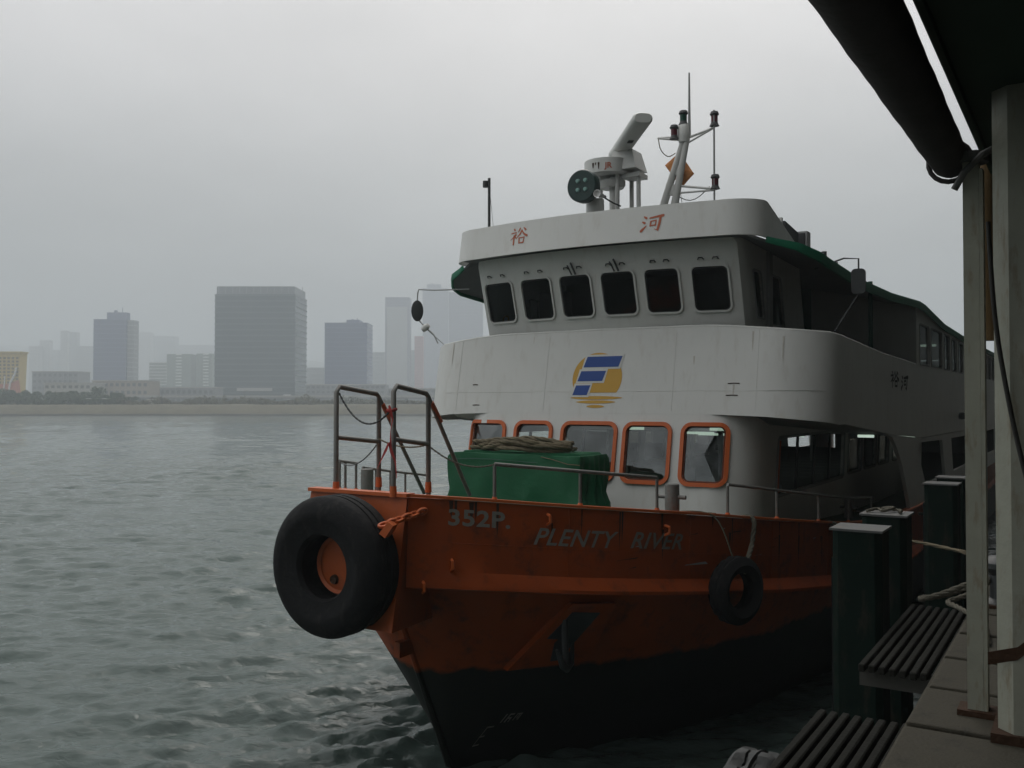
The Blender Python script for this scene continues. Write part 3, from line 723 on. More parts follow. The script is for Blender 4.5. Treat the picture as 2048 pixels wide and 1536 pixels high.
    for (a, b, c, d) in ((0,.03,.52,.86),(0,.16,.83,.86),(0,.12,.66,.69),(0,.16,.50,.53),(.22,.25,.9,1.06),(.30,.33,.9,1.06),(.30,.40,1.03,1.06),(.30,.40,.96,.99),(.38,.40,.9,.98),(.46,.48,.92,1.05),(.46,.56,1.03,1.05),(.51,.53,.95,1.05),(.55,.57,.92,1.05)):
        MB().add([dm(a,c), dm(b,c), dm(b,d), dm(a,d)], [(0,1,2,3)]).obj('draught_mark', 'grey_letter', ferry)
    # pad eyes along the bow
    for v, dz in ((-5.28, -.10), (-3.75, -.16), (-6.2, -.72), (-6.45, -1.0)):
        p = hull_strake(v, zg(v)+dz, 0.0); q = hull_strake(v, zg(v)+dz-.13, 0.0); c = hull_strake(v, zg(v)+dz-.06, .09)
        MB().tube([p, (c[0],c[1],c[2]+.05), (c[0],c[1],c[2]-.03), q], .02, 6).obj('pad_eye', 'orange_trim', ferry, 40)
build_hull()

# ---- superstructure plan curves
def arc(cx, cy, rx, ry, n=14): return [(cx + rx*math.sin(t), cy - ry*math.cos(t)) for t in np.linspace(0, PI/2, n)[1:]]
front = lambda um, n: [(u, -.39 + .07*(u/3)**2) for u in np.linspace(0, um, n)]
BUL = Path(front(3.0, 31) + arc(3.0, .60, 1.1, .92) + [(4.1, 38)], .2, 4.7)
LOW = Path(front(2.2, 23) + arc(2.2, .5, .75, .852) + [(2.95, 26)], .2, 4.7)
WH = Path([(u, .02 + .25*(u/2.3)**2) for u in np.linspace(0, 2.55, 24)] + arc(2.55, .52, .15, .193, 7) + [(2.7, 4.3)], -.3, 6.4)
BROW = Path([(u, -.75 + .24*(u/2.4)**2) for u in np.linspace(0, 2.4, 25)] + arc(2.4, .04, .7, .55, 10) + [(3.3, 2), (3.5, 4), (3.8, 7), (4.0, 10), (4.12, 14), (4.12, 27)], .2, 7.85)
def zbot(v): return float(np.interp(v, [-1, .2, 1.5, 5.7, 10, 38], [4.90, 4.86, 4.71, 4.42, 4.22, 4.1]))
def ztop(v, a=9): return float(np.interp(a, [0, 2.4, 2.75, 3.6, 4.5, 5.2], [6.42, 6.41, 6.36, 6.28, 6.24, 6.21])) if a < 5.2 else float(np.interp(v, [1.0, 1.5, 4.4, 10, 38], [6.21, 6.20, 6.09, 6.0, 5.95]))
def build_house():
    # lower deckhouse wall with window openings (front) and side openings
    rects = [(-2.70,-1.83), (-1.51,-.80), (-.49,.52), (.755,1.54), (1.83,2.53)]
    z0w, z1w = 3.76, 4.70
    holes = [rrect(a, b, z0w, z1w, .12) for a, b in rects]
    s1 = LOW.s_at_v(1.15)
    side = []
    for sg in (1, -1):
        for (va, vb) in ((7.0, 8.4), (8.8, 10.2), (10.6, 12.0), (12.6, 14.0), (14.6, 16)):
            a, b = LOW.s_at_v(va), LOW.s_at_v(vb)
            side.append((min(sg*a, sg*b), max(sg*a, sg*b), 3.50, 4.42))
    holes += [rrect(a, b, c, d, .1) for a, b, c, d in side]
    openings = [tuple(sorted((sg*LOW.s_at_v(1.30), sg*LOW.s_at_v(6.5)))) for sg in (1, -1)]
    holes += [rrect(a, b, 3.46, 4.45, .12) for a, b in openings]
    sE = LOW.s_at_v(18)
    sc = LOW.s_at_v(-.25)
    top = [(2.5, 4.90), (2.25, 4.90), (-2.25, 4.90), (-2.5, 4.90)]
    outer = [(-sE, 2.5), (-4.5, 2.55), (-3.3, 2.9), (0, 3.05), (3.3, 2.9), (4.5, 2.55), (sE, 2.5), (sE, 4.30), (LOW.s_at_v(5), 4.50), (3.6, 4.72), (3.0, 4.88)] + top + [(-3.0, 4.88), (-3.6, 4.72), (-LOW.s_at_v(5), 4.50), (-sE, 4.30)]
    panel(outer, holes, LOW, .05, .22, .1).obj('deckhouse_wall', 'white_paint', ferry, 35)
    for (a, b) in rects: window(ferry, (a, b, z0w, z1w), LOW, .066, .12, 'orange_trim', 'cabin_glass', .045, .055, gasket='gasket')
    for a, b in openings:
        frame_ring(rrect(a-.05, b+.05, 3.41, 4.50, .15), rrect(a, b, 3.46, 4.45, .12), LOW, .03, .055).obj('side_opening_frame', 'grey_paint', ferry, 40)
        for t_ in (.27, .52, .77): x = a+(b-a)*t_; MB().prism([(x-.035,3.46),(x+.035,3.46),(x+.035,4.45),(x-.035,4.45)], lambda p, q, o: LOW(p, q, o-.01), .04).obj('side_mullion', 'dark_metal', ferry)
    a = openings[0][0]; MB().prism([(a-.02,3.50),(a+.04,3.50),(a+.04,4.42),(a-.02,4.42)], lambda p, q, o: LOW(p, q, o+.045), .03).obj('red_jamb', 'red_letter', ferry)
    for q in side: window(ferry, q, LOW, .05, .1, 'grey_paint', 'cabin_glass', .03, .055, 'side_window')
    # upper deck bulwark: one band round the bow of the upper deck
    sE = BUL.s_at_v(36); pts_b = []; pts_t = []
    for s in np.linspace(-sE, sE, 151):
        v = BUL.at(s)[1]; a = abs(s)
        zb = 4.901 if a < 2.3 else float(np.interp(a, [2.3, 3.2, 5.0], [4.901, 4.865, zbot(1.5)])) if a < 5 else zbot(v)
        pts_b.append((s, zb)); pts_t.append((s, ztop(v, a)))
    panel(pts_b + pts_t[::-1], [], BUL, .06, .24).obj('upper_bulwark', 'white_paint', ferry, 35)
    MB().tube([BUL(s, z+.012, -.03) for s, z in pts_t if BUL.at(s)[1] < 9], .028, 8).obj('bulwark_capping', 'white_paint', ferry, 60)
    # upper deck slab, its underside falls with the sheer
    vs_ = [0.35, .7, 1.1, 1.6, 2.5, 4, 6, 9, 13, 18, 36]; V = []; F = []
    for v in vs_:
        hw = float(np.interp(v, [.2, .35, .7, 1.1, 1.6, 2.5], [3.0, 3.3, 3.75, 3.96, 4.03, 4.03])); zb = zbot(v)+.03
        V += [(-hw, v, zb), (hw, v, zb), (hw, v, zb+.2), (-hw, v, zb+.2)]
    for i in range(len(vs_)-1):
        for k in range(4): F.append((i*4+k, (i+1)*4+k, (i+1)*4+(k+1) % 4, i*4+(k+1) % 4))
    F += [(0,1,2,3), tuple(len(V)-4+k for k in (3,2,1,0))]
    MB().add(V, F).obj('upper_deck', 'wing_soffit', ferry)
    # outboard side shell with raked pillars, both sides
    for sg in (1, -1):
        fn = lambda a, b, o, sg=sg: (sg*(4.095 + o), a, b)
        outer = [(5.0, 4.45), (5.75, 4.36), (6.2, 4.15), (6.95, 3.7), (7.7, 2.95), (8.1, 2.5), (36, 2.45), (36, 4.1), (10, 4.2)]
        holes = [[(9.15, 4.12), (13.6, 4.04), (14.2, 3.0), (10.4, 3.0), (9.5, 3.7)], [(15.6, 4.02), (20, 3.98), (20.4, 3.0), (16.0, 3.0)], [(21.5, 3.95), (25.2, 3.95), (25.4, 3.0), (21.8, 3.0)], [(27, 3.95), (31, 3.95), (31.2, 3.0), (27.2, 3.0)]]
        panel(outer, holes, fn, .08, .35, .2).obj('side_shell', 'white_paint', ferry, 35)
    # wheelhouse
    wr = [(-2.54,-1.83), (-1.58,-.90), (-.68,-.045), (.185,.81), (1.02,1.62), (1.86,2.47)]
    zw0, zw1 = 6.70, 7.44
    sE = WH.s_at_v(4.1); a0, a1 = WH.s_at_v(.9), WH.s_at_v(1.35); d0, d1 = WH.s_at_v(1.75), WH.s_at_v(2.6)
    holes = [rrect(a, b, zw0, zw1, .09) for a, b in wr]
    sides = [(a0, a1, 6.62, 7.42), (d0, d1, 6.55, 7.45), (-d1, -d1+.4, 6.75, 7.35)]
    holes += [rrect(*q, .06) for q in sides]
    panel([(-sE, 5.3), (sE, 5.3), (sE, 7.9), (-sE, 7.9)], holes, WH, .05, .2, .1).obj('wheelhouse_wall', 'white_paint', ferry, 35)
    for i, (a, b) in enumerate(wr):
        f = window(ferry, (a, b, zw0, zw1), WH, .035, .09, 'white_paint', 'bridge_glass', .03, .055, 'bridge_window', gasket='dark_metal')
        mb = MB(); c = (a+b)/2
        for q in (a+.18, b-.18): mb.tube([WH(q-.05, 7.56, .02), WH(q-.03, 7.585, .05), WH(q+.03, 7.585, .05), WH(q+.05, 7.56, .02)], .012, 6)
        mb.obj('hinge', 'dark_metal', f)
        if i in (2, 3):
            mb = MB(); mb.tube([WH(c-.02, 7.66, .03), WH(c+.02, 7.60, .07), WH(c+.06, 7.45, .05)], .018, 6); mb.tube([WH(c-.10, 7.62, .03), WH(c-.06, 7.58, .07), WH(c-.02, 7.45, .05)], .014, 6)
            mb.obj('wiper', 'dark_metal', f)
    for q in sides: window(ferry, q, WH, .03, .06, 'grey_paint', 'bridge_glass', .02, .05, 'bridge_side_window')
    MB().box(-2.62, 2.62, 3.55, 3.6, 5.2, 7.9).obj('wheelhouse_back', 'interior', ferry)
    MB().box(-2.2, 2.2, .75, 1.2, 5.4, 6.55).obj('console', 'dark_metal', ferry)
    MB().box(-2.55, -1.9, 2.2, 2.5, 6.1, 7.5).obj('chart_locker', 'interior', ferry)
    MB().lathe([(.06,-.02),(.085,0),(.06,.02),(.045,0)], c=(-2.42, .62, 6.80), axis='y', n=20, close=True).obj('life_ring_sign', 'logo_yellow', ferry, 40)
    # brow with rounded corners, tapering to nothing along the sides
    se = BROW.s_at_v(1.6); ss = np.linspace(-se, se, 90); lo = []; hi = []
    for s in ss:
        v = BROW.at(s)[1]; t = 1.0 if v < .02 else max(0.02, 1 - (v-.02)/1.55)
        zl = 7.88 + (0.0 if v < .3 else .0); zh = 7.88 + .62*t
        lo.append((s, zl)); hi.append((s, zh))
    panel(lo + hi[::-1], [], BROW, .05, .2).obj('brow', 'white_paint', ferry, 35)
    mb = MB(); glyph(YU, -1.56, 8.05, .39, .33, BROW, .006, mb); mb.obj('name_character', 'red_letter', ferry)
    mb = MB(); glyph(HE, 1.12, 8.01, .42, .33, BROW, .006, mb); mb.obj('name_character', 'red_letter', ferry)
    # roof sheet, falling outwards to wide eaves over the bridge wings
    EV = [.1, .35, .7, 1.1, 3.2, 6, 10, 14, 20, 37]
    def ue(v): return float(np.interp(v, EV, [3.12, 3.58, 3.82, 3.90, 3.99, 4.05, 4.1, 4.12, 4.12, 4.1]))
    def ze(v): return float(np.interp(v, EV, [7.87, 7.76, 7.64, 7.56, 7.44, 7.46, 7.63, 7.36, 7.28, 7.26]))
    def zroof(v): return float(np.interp(v, [-1, .3, 2, 6, 10, 14, 20, 37], [7.945, 7.945, 7.90, 7.80, 7.72, 7.44, 7.32, 7.30]))
    vr = [-.64, -.5, -.3, 0, .1, .35, .7, 1.1, 2, 3.2, 4.5, 6, 8, 10, 12, 14, 17, 20, 37]; V = []; F = []
    for v in vr:
        zz = zroof(v)
        if v < .1: hw = max(.1, math.sqrt(max(0.0, (v+.66)/.24))*2.4 - .07); hw = min(hw, 2.85); zo = zz
        else: hw = ue(v)-.02; zo = ze(v)-.03
        fi = min(2.75, hw*.92) if v >= .1 else hw*.92
        row = [(-hw, zo), (-fi, zz), (0, zz+.05), (fi, zz), (hw, zo)]
        V += [(x, v, z) for x, z in row] + [(x, v, z-.05) for x, z in row[::-1]]
    m = 10
    for i in range(len(vr)-1):
        for k in range(m): F.append((i*m+k, (i+1)*m+k, (i+1)*m+(k+1) % m, i*m+(k+1) % m))
    F += [tuple(range(m)), tuple(len(V)-m+k for k in range(m))[::-1]]
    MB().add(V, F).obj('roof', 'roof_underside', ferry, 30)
    for sg in (1, -1):
        V = []; F = []; q = np.concatenate([np.linspace(.08, 1.2, 14), np.linspace(1.5, 36.5, 40)])
        for v in q:
            u, zt = ue(v), ze(v); hgt = float(np.interp(v, [.08, .5, 3, 10, 14, 27], [.08, .14, .16, .16, .16, .16]))
            for off, zz in ((-.02, zt+.02), (.02, zt+.012), (.035, zt-hgt*.5), (.01, zt-hgt), (-.035, zt-hgt), (-.03, zt-hgt*.5)): V.append((sg*(u+off), v, zz))
        m = 6
        for i in range(len(q)-1):
            for k in range(m): F.append((i*m+k, (i+1)*m+k, (i+1)*m+(k+1) % m, i*m+(k+1) % m))
        F += [tuple(range(m)), tuple(len(V)-m+k for k in range(m))[::-1]]
        MB().add(V, F).obj('green_eave', 'green_paint', ferry, 40)
    # after saloon on the upper deck
    for sg in (1, -1):
        fn = lambda a, b, o, sg=sg: (sg*(3.965 + o + .06*min(1, (a-10)/4)), a, b)
        wins = [(10.45, 11.9), (12.25, 14.2)] + [(14.75 + i*1.75, 14.75 + i*1.75 + 1.15) for i in range(11)]
        holes = [rrect(a, b, 6.10, min(7.12, ze(b)-.22), .08) for a, b in wins]
        outer = [(10, 5.0), (36, 5.0), (36, ze(36)-.05), (20, ze(20)-.05), (14, ze(14)-.05), (10, ze(10)-.05)]
        panel(outer, holes, fn, .06, .4, .2).obj('saloon_wall', 'white_paint', ferry, 35)
        for a, b in wins: window(ferry, (a, b, 6.10, min(7.12, ze(b)-.22)), fn, .03, .08, 'grey_paint', 'bridge_glass', .02, .05, 'saloon_window')
    fnb = lambda a, b, o: (a, 6.62 - o, b)
    panel([(-2.2, 5.0), (2.2, 5.0), (2.2, 7.78), (-2.2, 7.78)], [rrect(1.2, 2.0, 5.3, 7.2, .05), rrect(-1.4, -.6, 5.3, 7.2, .05)], fnb, .05, .4).obj('saloon_front', 'green_dark', ferry)
    for sg in (1, -1):
        MB().add([(sg*2.2,6.62,5),(sg*3.95,10.0,5),(sg*3.95,10.0,7.56),(sg*2.2,6.62,7.74),(sg*2.2,6.68,5),(sg*3.9,10.03,5),(sg*3.9,10.03,7.56),(sg*2.2,6.68,7.74)], [(0,1,2,3),(4,5,6,7),(0,1,5,4),(1,2,6,5),(2,3,7,6),(3,0,4,7)]).obj('saloon_corner', 'grey_paint', ferry)
    MB().box(-3.9, 3.9, 35.8, 35.9, 2.5, 7.2).obj('stern_bulkhead', 'interior', ferry)
    # cabin interior fittings
    MB().box(-2.9, 2.9, 16.5, 16.6, 2.5, 3.6).obj('cabin_partition', 'interior', ferry)
    for (u, v) in ((-.9, 3.2), (1.2, 3.2), (-1.0, 7.2), (1.1, 7.2), (-1.0, 11), (1.1, 11)):
        MB().cyl((u, v, 2.5), (u, v, 4.5), .05, n=10).obj('cabin_stanchion', 'grey_paint', ferry, 40)
    for v in np.arange(2.2, 15.5, 1.15):
        for u0, u1 in ((-2.6, -.45), (.45, 2.6)):
            MB().box(u0, u1, v, v+.42, 2.95, 3.02).box(u0, u1, v+.40, v+.46, 3.0, 3.50).obj('passenger_bench', 'interior', ferry)
    MB().box(-2.85, 2.85, .7, 16.4, 4.33, 4.36).obj('cabin_ceiling', 'interior', ferry) if False else None
    for (u, v, dz, l) in ((-1.0, 3.6, -.05, .6), (1.2, 3.4, -.05, .6), (2.1, 5.2, -.04, .4), (-.4, 6.0, -.05, .9), (1.0, 8.6, -.04, 1.0), (-1.2, 9.5, -.04, .9), (3.45, 6.3, -.05, .34), (3.4, 12, -.05, .4)):
        MB().box(u-l/2, u+l/2, v-.03, v+.03, zbot(v)+dz-.02, zbot(v)+dz+.04).obj('tube_light', 'lamp_tube', ferry)
    for (u, v) in ((2.4, 16.5), (2.4, 21), (0, 12), (-2, 16)):
        MB().box(u-.6, u+.6, v-.04, v+.04, zroof(v)-.2, zroof(v)-.12).obj('tube_light', 'lamp_tube', ferry)
    # side name on the upper bulwark
    fn = lambda a, b, o: (4.1+o+.004, a, b)
    mb = MB(); glyph(YU, 5.5, 5.42, 1.0, .36, fn, .006, mb); glyph(HE, 6.75, 5.36, 1.0, .36, fn, .006, mb); mb.obj('side_name', 'black_letter', ferry)
    # weld marks and small brackets on the front plating
    for (s, z, l) in ((2.62, 5.42, .2), (2.60, 5.22, .2), (-2.62, 5.45, .12), (-2.55, 5.05, .16)):
        MB().tube([BUL(s-l/2, z, .004), BUL(s, z+.005, .006), BUL(s+l/2, z, .004)], .008, 5).obj('weld_seam', 'rust', ferry)
    # emblem on the bulwark front: a sun disc cut by slanted bars over three ripples
    cxs, cz, r = .075, 5.545, .50
    def disc_poly():
        P = [(cxs + r*math.cos(t), cz + r*.93*math.sin(t)) for t in np.linspace(R(-35), R(215), 48)]
        return P
    holes = []
    def bar(x0, x1, y0, y1, sk=.34):
        return [(x0+sk*(y0-y0), y0), (x1+sk*0, y0), (x1+sk*(y1-y0), y1), (x0+sk*(y1-y0), y1)]
    bars = [bar(-.215, .49, 5.745, 5.94), bar(-.315, .19, 5.49, 5.675), bar(-.395, -.10, 5.235, 5.415)]
    d = panel(disc_poly(), [], lambda a, b, o: BUL(a, b, .005+o), .003, .12); d.obj('emblem_disc', 'logo_yellow', ferry, 40)
    for b in bars:
        c = np.mean(b, axis=0); wide = [tuple(c + (np.array(p)-c)*(1 + .035/np.abs(np.array(p)-c))) for p in b]
        panel(wide, [], lambda a, b, o: BUL(a, b, .009+o), .003, .12).obj('emblem_outline', 'white_paint', ferry, 40)
        panel(b, [], lambda a, b, o: BUL(a, b, .013+o), .003, .12).obj('emblem_bar', 'logo_blue', ferry, 40)
    for y, hw, hh in ((5.185, .53, .032), (5.11, .40, .03), (5.03, .18, .028)):
        P = [(.09 + hw*math.cos(t), y + hh*math.sin(t)*abs(math.sin(t))**.3) for t in np.linspace(0, 2*PI, 28)[:-1]]
        panel(P, [], lambda a, b, o: BUL(a, b, .005+o), .003, .15).obj('emblem_ripple', 'logo_yellow', ferry, 40)
build_house()
def build_wear():
    g = random.Random(4)
    for v in (-5.05, -3.3, -1.35, .9, 3.2):       # plate seams of the hull side
        MB().tube([hull_strake(v+.01*math.sin(k), zg(v)-.02-.85*k/8, .001) for k in range(9)], .006, 5).obj('plate_seam', 'hull_paint', ferry, 60)
    MB().tube([hull_strake(v, zg(v)-.52, .001) for v in np.linspace(-6.2, 5, 60)], .005, 5).obj('plate_seam', 'hull_paint', ferry, 60)
    for v in (-5.78, -4.88, -3.83, -2.45, -1.1, .55, 2.3, -5.28, -3.75, -6.2, -4.4, -2.9, -.4, -6.0):
        for q in range(g.choice((1, 2, 2))):
            w, l, x = g.uniform(.008, .028), g.uniform(.12, .55), v+g.uniform(-.05, .05); z = zg(v)-.01-g.choice((0, 0, .2))
            P = [hull_strake(x-w, z, .003), hull_strake(x+w, z, .003), hull_strake(x+w*.8, z-l*.5, .003), hull_strake(x+w*.2, z-l, .003), hull_strake(x-w*.5, z-l*.6, .003)]
            MB().add(P, [(0,1,2,3,4)]).obj('rust_run', 'rust', ferry)
    for k in range(16):                            # berthing scrapes along the side
        v = g.uniform(-5.5, 3); l = g.uniform(.1, .5); z = zg(v)-g.uniform(.15, .8); h = g.uniform(.004, .014)
        MB().add([hull_strake(v, z, .003), hull_strake(v+l, z+g.uniform(-.03, .03), .003), hull_strake(v+l*.9, z+h, .003), hull_strake(v+.02, z+h, .003)], [(0,1,2,3)]).obj('scrape', 'rust' if k % 3 else 'grey_paint', ferry)
    for (s, z) in ((-3.3, 6.30), (-1.35, 6.36), (1.9, 5.9), (2.62, 5.40), (3.4, 6.2), (2.9, 6.30)):
        w, l = g.uniform(.006, .018), g.uniform(.15, .5)
        MB().add([BUL(s-w, z, .003), BUL(s+w, z, .003), BUL(s+w*.4, z-l, .003), BUL(s-w*.4, z-l*.8, .003)], [(0,1,2,3)]).obj('paint_streak', 'streak', ferry)
    for s in (-3.05, -1.0, 1.55, 3.0):
        MB().tube([BUL(s, z, .0005) for z in np.linspace(4.95, 6.35, 12)], .004, 5).obj('plate_seam', 'white_paint', ferry, 60)
    MB().tube([BUL(s, 5.30+.004*math.sin(s*4), .0005) for s in np.linspace(-3.4, 4.2, 60)], .004, 5).obj('plate_seam', 'white_paint', ferry, 60)
build_wear()

# ---- deck fittings
def build_fittings():
    st = 'rail_steel'
    def railing(name, vlist, sgn, h=.45, first=True):
        base = [(sgn*(ug(v)-.05), v, zg(v)+.02) for v in vlist]; mb_top = [(p[0], p[1], p[2]+h) for p in base]
        e = MB().tube([(mb_top[0][0], mb_top[0][1], mb_top[0][2]-.04)] + mb_top + [(mb_top[-1][0], mb_top[-1][1], mb_top[-1][2]-.04)], .024, 8).obj(name, st, ferry, 50)
        for p in base:
            c = MB().cyl(p, (p[0], p[1], p[2]+h-.02), .022, n=8).obj('stanchion', st, e, 50)
            MB().cyl((p[0], p[1], p[2]-.012), (p[0], p[1], p[2]+.05), .05, .026, 10).obj('stanchion_foot', 'orange_trim', e, 50)
    railing('bow_rail', [-5.78, -4.88, -3.83], 1)
    railing('side_rail', [-2.45, -1.1, .55, 2.3, 4.0], 1)
    railing('bow_rail', [-2.95, -2.4, -1.8, -1.2, -.25], -1, .42)
    railing('bow_rail', [-4.0, -3.72, -3.25], -1, .48)
    # boarding gates at the stem
    for (u, va, vb, tip) in ((.60, -6.66, -5.97, (.6, -5.05, 3.85)), (-.42, -6.55, -5.72, (-.42, -4.72, 3.80))):
        zb = 4.0; tops = 5.30
        e = MB().tube([(u,va,zb-.02), (u,va,tops-.07), (u,va+.06,tops), (u,vb-.05,tops-.085), (u,vb,tops-.13), (u,vb,zb-.09)], .033, 10).obj('boarding_gate', st, ferry, 50)
        MB().cyl((u,va,4.66), (u,vb,4.575), .03, n=8).obj('mid_bar', st, e, 50)
        MB().tube([(u,vb,tops-.13), tip], .027, 8).obj('brace', st, e, 50)
        for v in (va, vb): MB().cyl((u,v,zb-.03), (u,v,zb+.10), .045, .04, 10).obj('socket', 'orange_trim', e, 50)
    MB().tube([(.61, -5.92, 5.10), (.61, -5.72, 4.85)], .031, 8).obj('brace_sleeve', 'red_letter', ferry, 50)
    MB().tube([(-.41, -5.66, 5.08), (-.41, -5.42, 4.78)], .031, 8).obj('brace_sleeve', 'red_letter', ferry, 50)
    # mooring bitts
    def bitt(u, v, z, r, h, bar):
        b = MB().lathe([(0,0),(r*1.35,0),(r*1.35,.02),(r,.04),(r,h-.02),(r*.95,h),(0,h)], c=(u,v,z), n=20).obj('bitt', st, ferry, 40)
        if bar: MB().cyl((u-bar,v,z+h*.62), (u+bar,v,z+h*.62), .03, n=10).obj('cross_bar', st, b, 50)
    bitt(2.80, -3.35, 3.52, .10, .46, .20); bitt(-1.55, -4.65, 3.66, .095, .44, 0); bitt(3.35, 5.0, 2.62, .09, .45, .18)
    # searchlight with four lamps in its face
    c = (-.37, .22, 9.17)
    s = MB().lathe([(0,-.20),(.29,-.20),(.31,-.17),(.31,-.02),(.22,.16),(.10,.26),(0,.27)], c=c, axis='y', n=28).obj('searchlight', 'teal_dark', ferry, 40)
    for dx in (-.07, .09):
        for dz in (-.08, .09): MB().lathe([(0,-.235),(.035,-.23),(.045,-.20),(.04,-.19)], c=(c[0]+dx, c[1], c[2]+dz), axis='y', n=12).obj('lamp', 'lens', s, 40)
    MB().cyl((-.32,.5,8.0), (-.32,.5,8.98), .19, .17, 18).obj('searchlight_post', 'white_paint', ferry, 40)
    h = MB().lathe([(.0,-.18),(.035,-.18),(.065,-.22),(.075,-.22),(.05,-.15),(.03,.12),(0,.12)], c=(-.02,.2,8.97), axis='y', n=16).obj('horn', 'clean_white', ferry, 40)
    MB().tube([(-.02,.3,8.95),(.1,.4,8.86),(.22,.5,8.80)], .015, 6).obj('horn_pipe', 'dark_metal', h)
    # radar platform, pedestal and open array scanner
    d = MB().lathe([(0,9.50),(.40,9.50),(.465,9.53),(.465,9.80),(.44,9.80),(.44,9.56),(0,9.56)], c=(-.29,1.0,0), n=32).obj('radar_platform', 'white_paint', ferry, 40)
    for (u, v) in ((-.55,1.2),(-.02,.85),(.10,1.25),(.36,1.0)):
        MB().tube([(u,v,8.0),(u,v,9.52)], .045, 8).obj('radar_leg', 'white_paint', ferry, 50)
    MB().box(.05,.42,.9,1.3,9.44,9.52).obj('platform_bracket', 'white_paint', ferry)
    MB().lathe([(0,9.28),(.22,9.28),(.26,9.34),(.26,9.42),(0,9.42)], c=(-.20,1.0,0), n=20).obj('platform_ring', 'white_paint', ferry, 40)
    MB().cyl((-.15,1.0,8.0), (-.15,1.0,9.5), .10, n=12).obj('radar_column', 'white_paint', ferry, 50)
    p = MB().add(*box_taper((.10,1.05,9.58), (.30,.28), (.20,.22), .38)).obj('radar_pedestal', 'white_paint', ferry)
    a, b = Vector((1.16,-.58,10.04)), Vector((-.30,1.42,10.04)); dr = (b-a).normalized(); sd_ = Vector((dr.y,-dr.x,0)); V = []; F = []; prof = [(math.copysign(abs(math.cos(t))**.6,math.cos(t))*.175, math.copysign(abs(math.sin(t))**.8,math.sin(t))*.10) for t in np.linspace(0, 2*PI, 20)[:-1]]
    for q, sc in ((a, .82), (a+dr*.04, 1), (b-dr*.04, 1), (b, .82)):
        for x, z in prof: V.append(q + sd_*x*sc + Vector((0,0,z*sc)))
    m = len(prof)
    for i in range(3):
        for k in range(m): F.append((i*m+k, (i+1)*m+k, (i+1)*m+(k+1) % m, i*m+(k+1) % m))
    F += [tuple(range(m))[::-1], tuple(3*m+k for k in range(m))]
    sc = MB().add(V, F).obj('radar_scanner', 'white_paint', ferry, 40)
    mid = a + (b-a)*.45
    MB().box(-.09,.09,-.05,.05,0,.004).obj('scanner_label', 'black_letter', sc).matrix_local = Matrix.Translation((mid.x, mid.y, mid.z-.108)) @ Matrix.Rotation(math.atan2(dr.y, dr.x), 4, 'Z')
    V, F = text_mesh('JR', .15, 0, .004)
    V[:,0] -= V[:,0].min(); pl = lambda x, y: (-.29 + .470*math.sin(x/.467-.0), 1.0 - .470*math.cos(x/.467-.0), 9.59+y)
    MB().add([pl(x+.14, y) for x, y, _ in V], F).obj('maker_letters', 'red_letter', d)
    mb = MB()
    for x, w_, h_ in ((-.12,.05,.10),(-.05,.03,.05),(.01,.035,.13)): mb.add([pl(x,.12), pl(x+w_,.12), pl(x+w_*.7,.12-h_), pl(x+w_*.3,.12-h_)], [(0,1,2,3)])
    mb.obj('rust_run', 'rust', d)
    # raked mast of two legs with webs, arms and lights
    def mp(t, s): return (.50 + .62*t + s*(1-.62*t), 1.5, 8.0 + 2.2*t)
    mast = MB()
    for s in (-.15, .19): mast.tube([mp(0,s), mp(.5,s*.9), mp(1,s*.45)], [.09,.078,.06], 8)
    mast.obj('mast', 'white_paint', ferry, 50)
    for t in (.32, .55, .72, .9):
        A, B = mp(t,-.12), mp(t,.15); MB().box(A[0], B[0], 1.47, 1.53, A[2]-.09, A[2]+.09).obj('mast_web', 'white_paint', ferry)
    MB().lathe([(0,0),(.10,0),(.12,.1),(.12,.3),(.07,.36),(0,.36)], c=(1.09,1.5,10.12), n=14).obj('mast_head', 'white_paint', ferry, 40)
    MB().tube([(1.20,1.5,10.2),(1.20,1.5,11.45)], [.03,.016], 6).obj('whip_aerial', 'grey_paint', ferry)
    MB().tube([(1.0,1.5,10.18),(.55,1.5,10.28)], .024, 6).tube([(.95,1.5,10.25),(.55,1.5,10.28)], .018, 6).obj('mast_arm', 'white_paint', ferry)
    MB().tube([(1.1,1.5,10.18),(1.70,1.5,10.31)], .024, 6).tube([(1.05,1.5,10.05),(1.70,1.5,10.31)], .018, 6).obj('mast_arm', 'white_paint', ferry)
    MB().tube([(.72,1.5,9.34),(1.71,1.5,9.14)], .024, 6).tube([(.75,1.5,9.16),(1.71,1.5,9.12)], .02, 6).obj('mast_arm', 'white_paint', ferry)
    MB().tube([(1.71,1.45,7.95),(1.71,1.45,10.63)], .018, 6).obj('light_pole', 'grey_paint', ferry)
    def navlight(u, v, z, r=.085, lens='red_lens'):
        e = MB().lathe([(0,0),(r*1.1,0),(r*.8,.05),(r*.75,.07)], c=(u,v,z), n=14).obj('navigation_light', 'dark_metal', ferry, 30)
        MB().lathe([(r*.75,.07),(r*.75,.19)], c=(u,v,z), n=14).obj('lens', lens, e, 30)
        MB().lathe([(r*.75,.19),(r*1.05,.22),(r*.8,.27),(0,.28)], c=(u,v,z), n=14).obj('hood', 'dark_metal', e, 30)
    navlight(1.70,1.5,10.34); navlight(1.71,1.5,9.14); navlight(.93,1.4,10.18); navlight(1.08,1.5,10.46, .09, 'green_dark')
    for (A, B) in (((.95,1.5,9.3),(1.12,1.4,7.95)), ((1.0,1.5,9.3),(1.2,1.4,7.95))): MB().tube([A, B], .006, 4).obj('stay', 'grey_paint', ferry)
    MB().tube([(.75,1.5,9.3)] + [(.85+.75*t, 1.5, 9.2-.22*math.sin(PI*t)) for t in np.linspace(.1,1,8)], .009, 5).obj('cable_run', 'dark_metal', ferry)
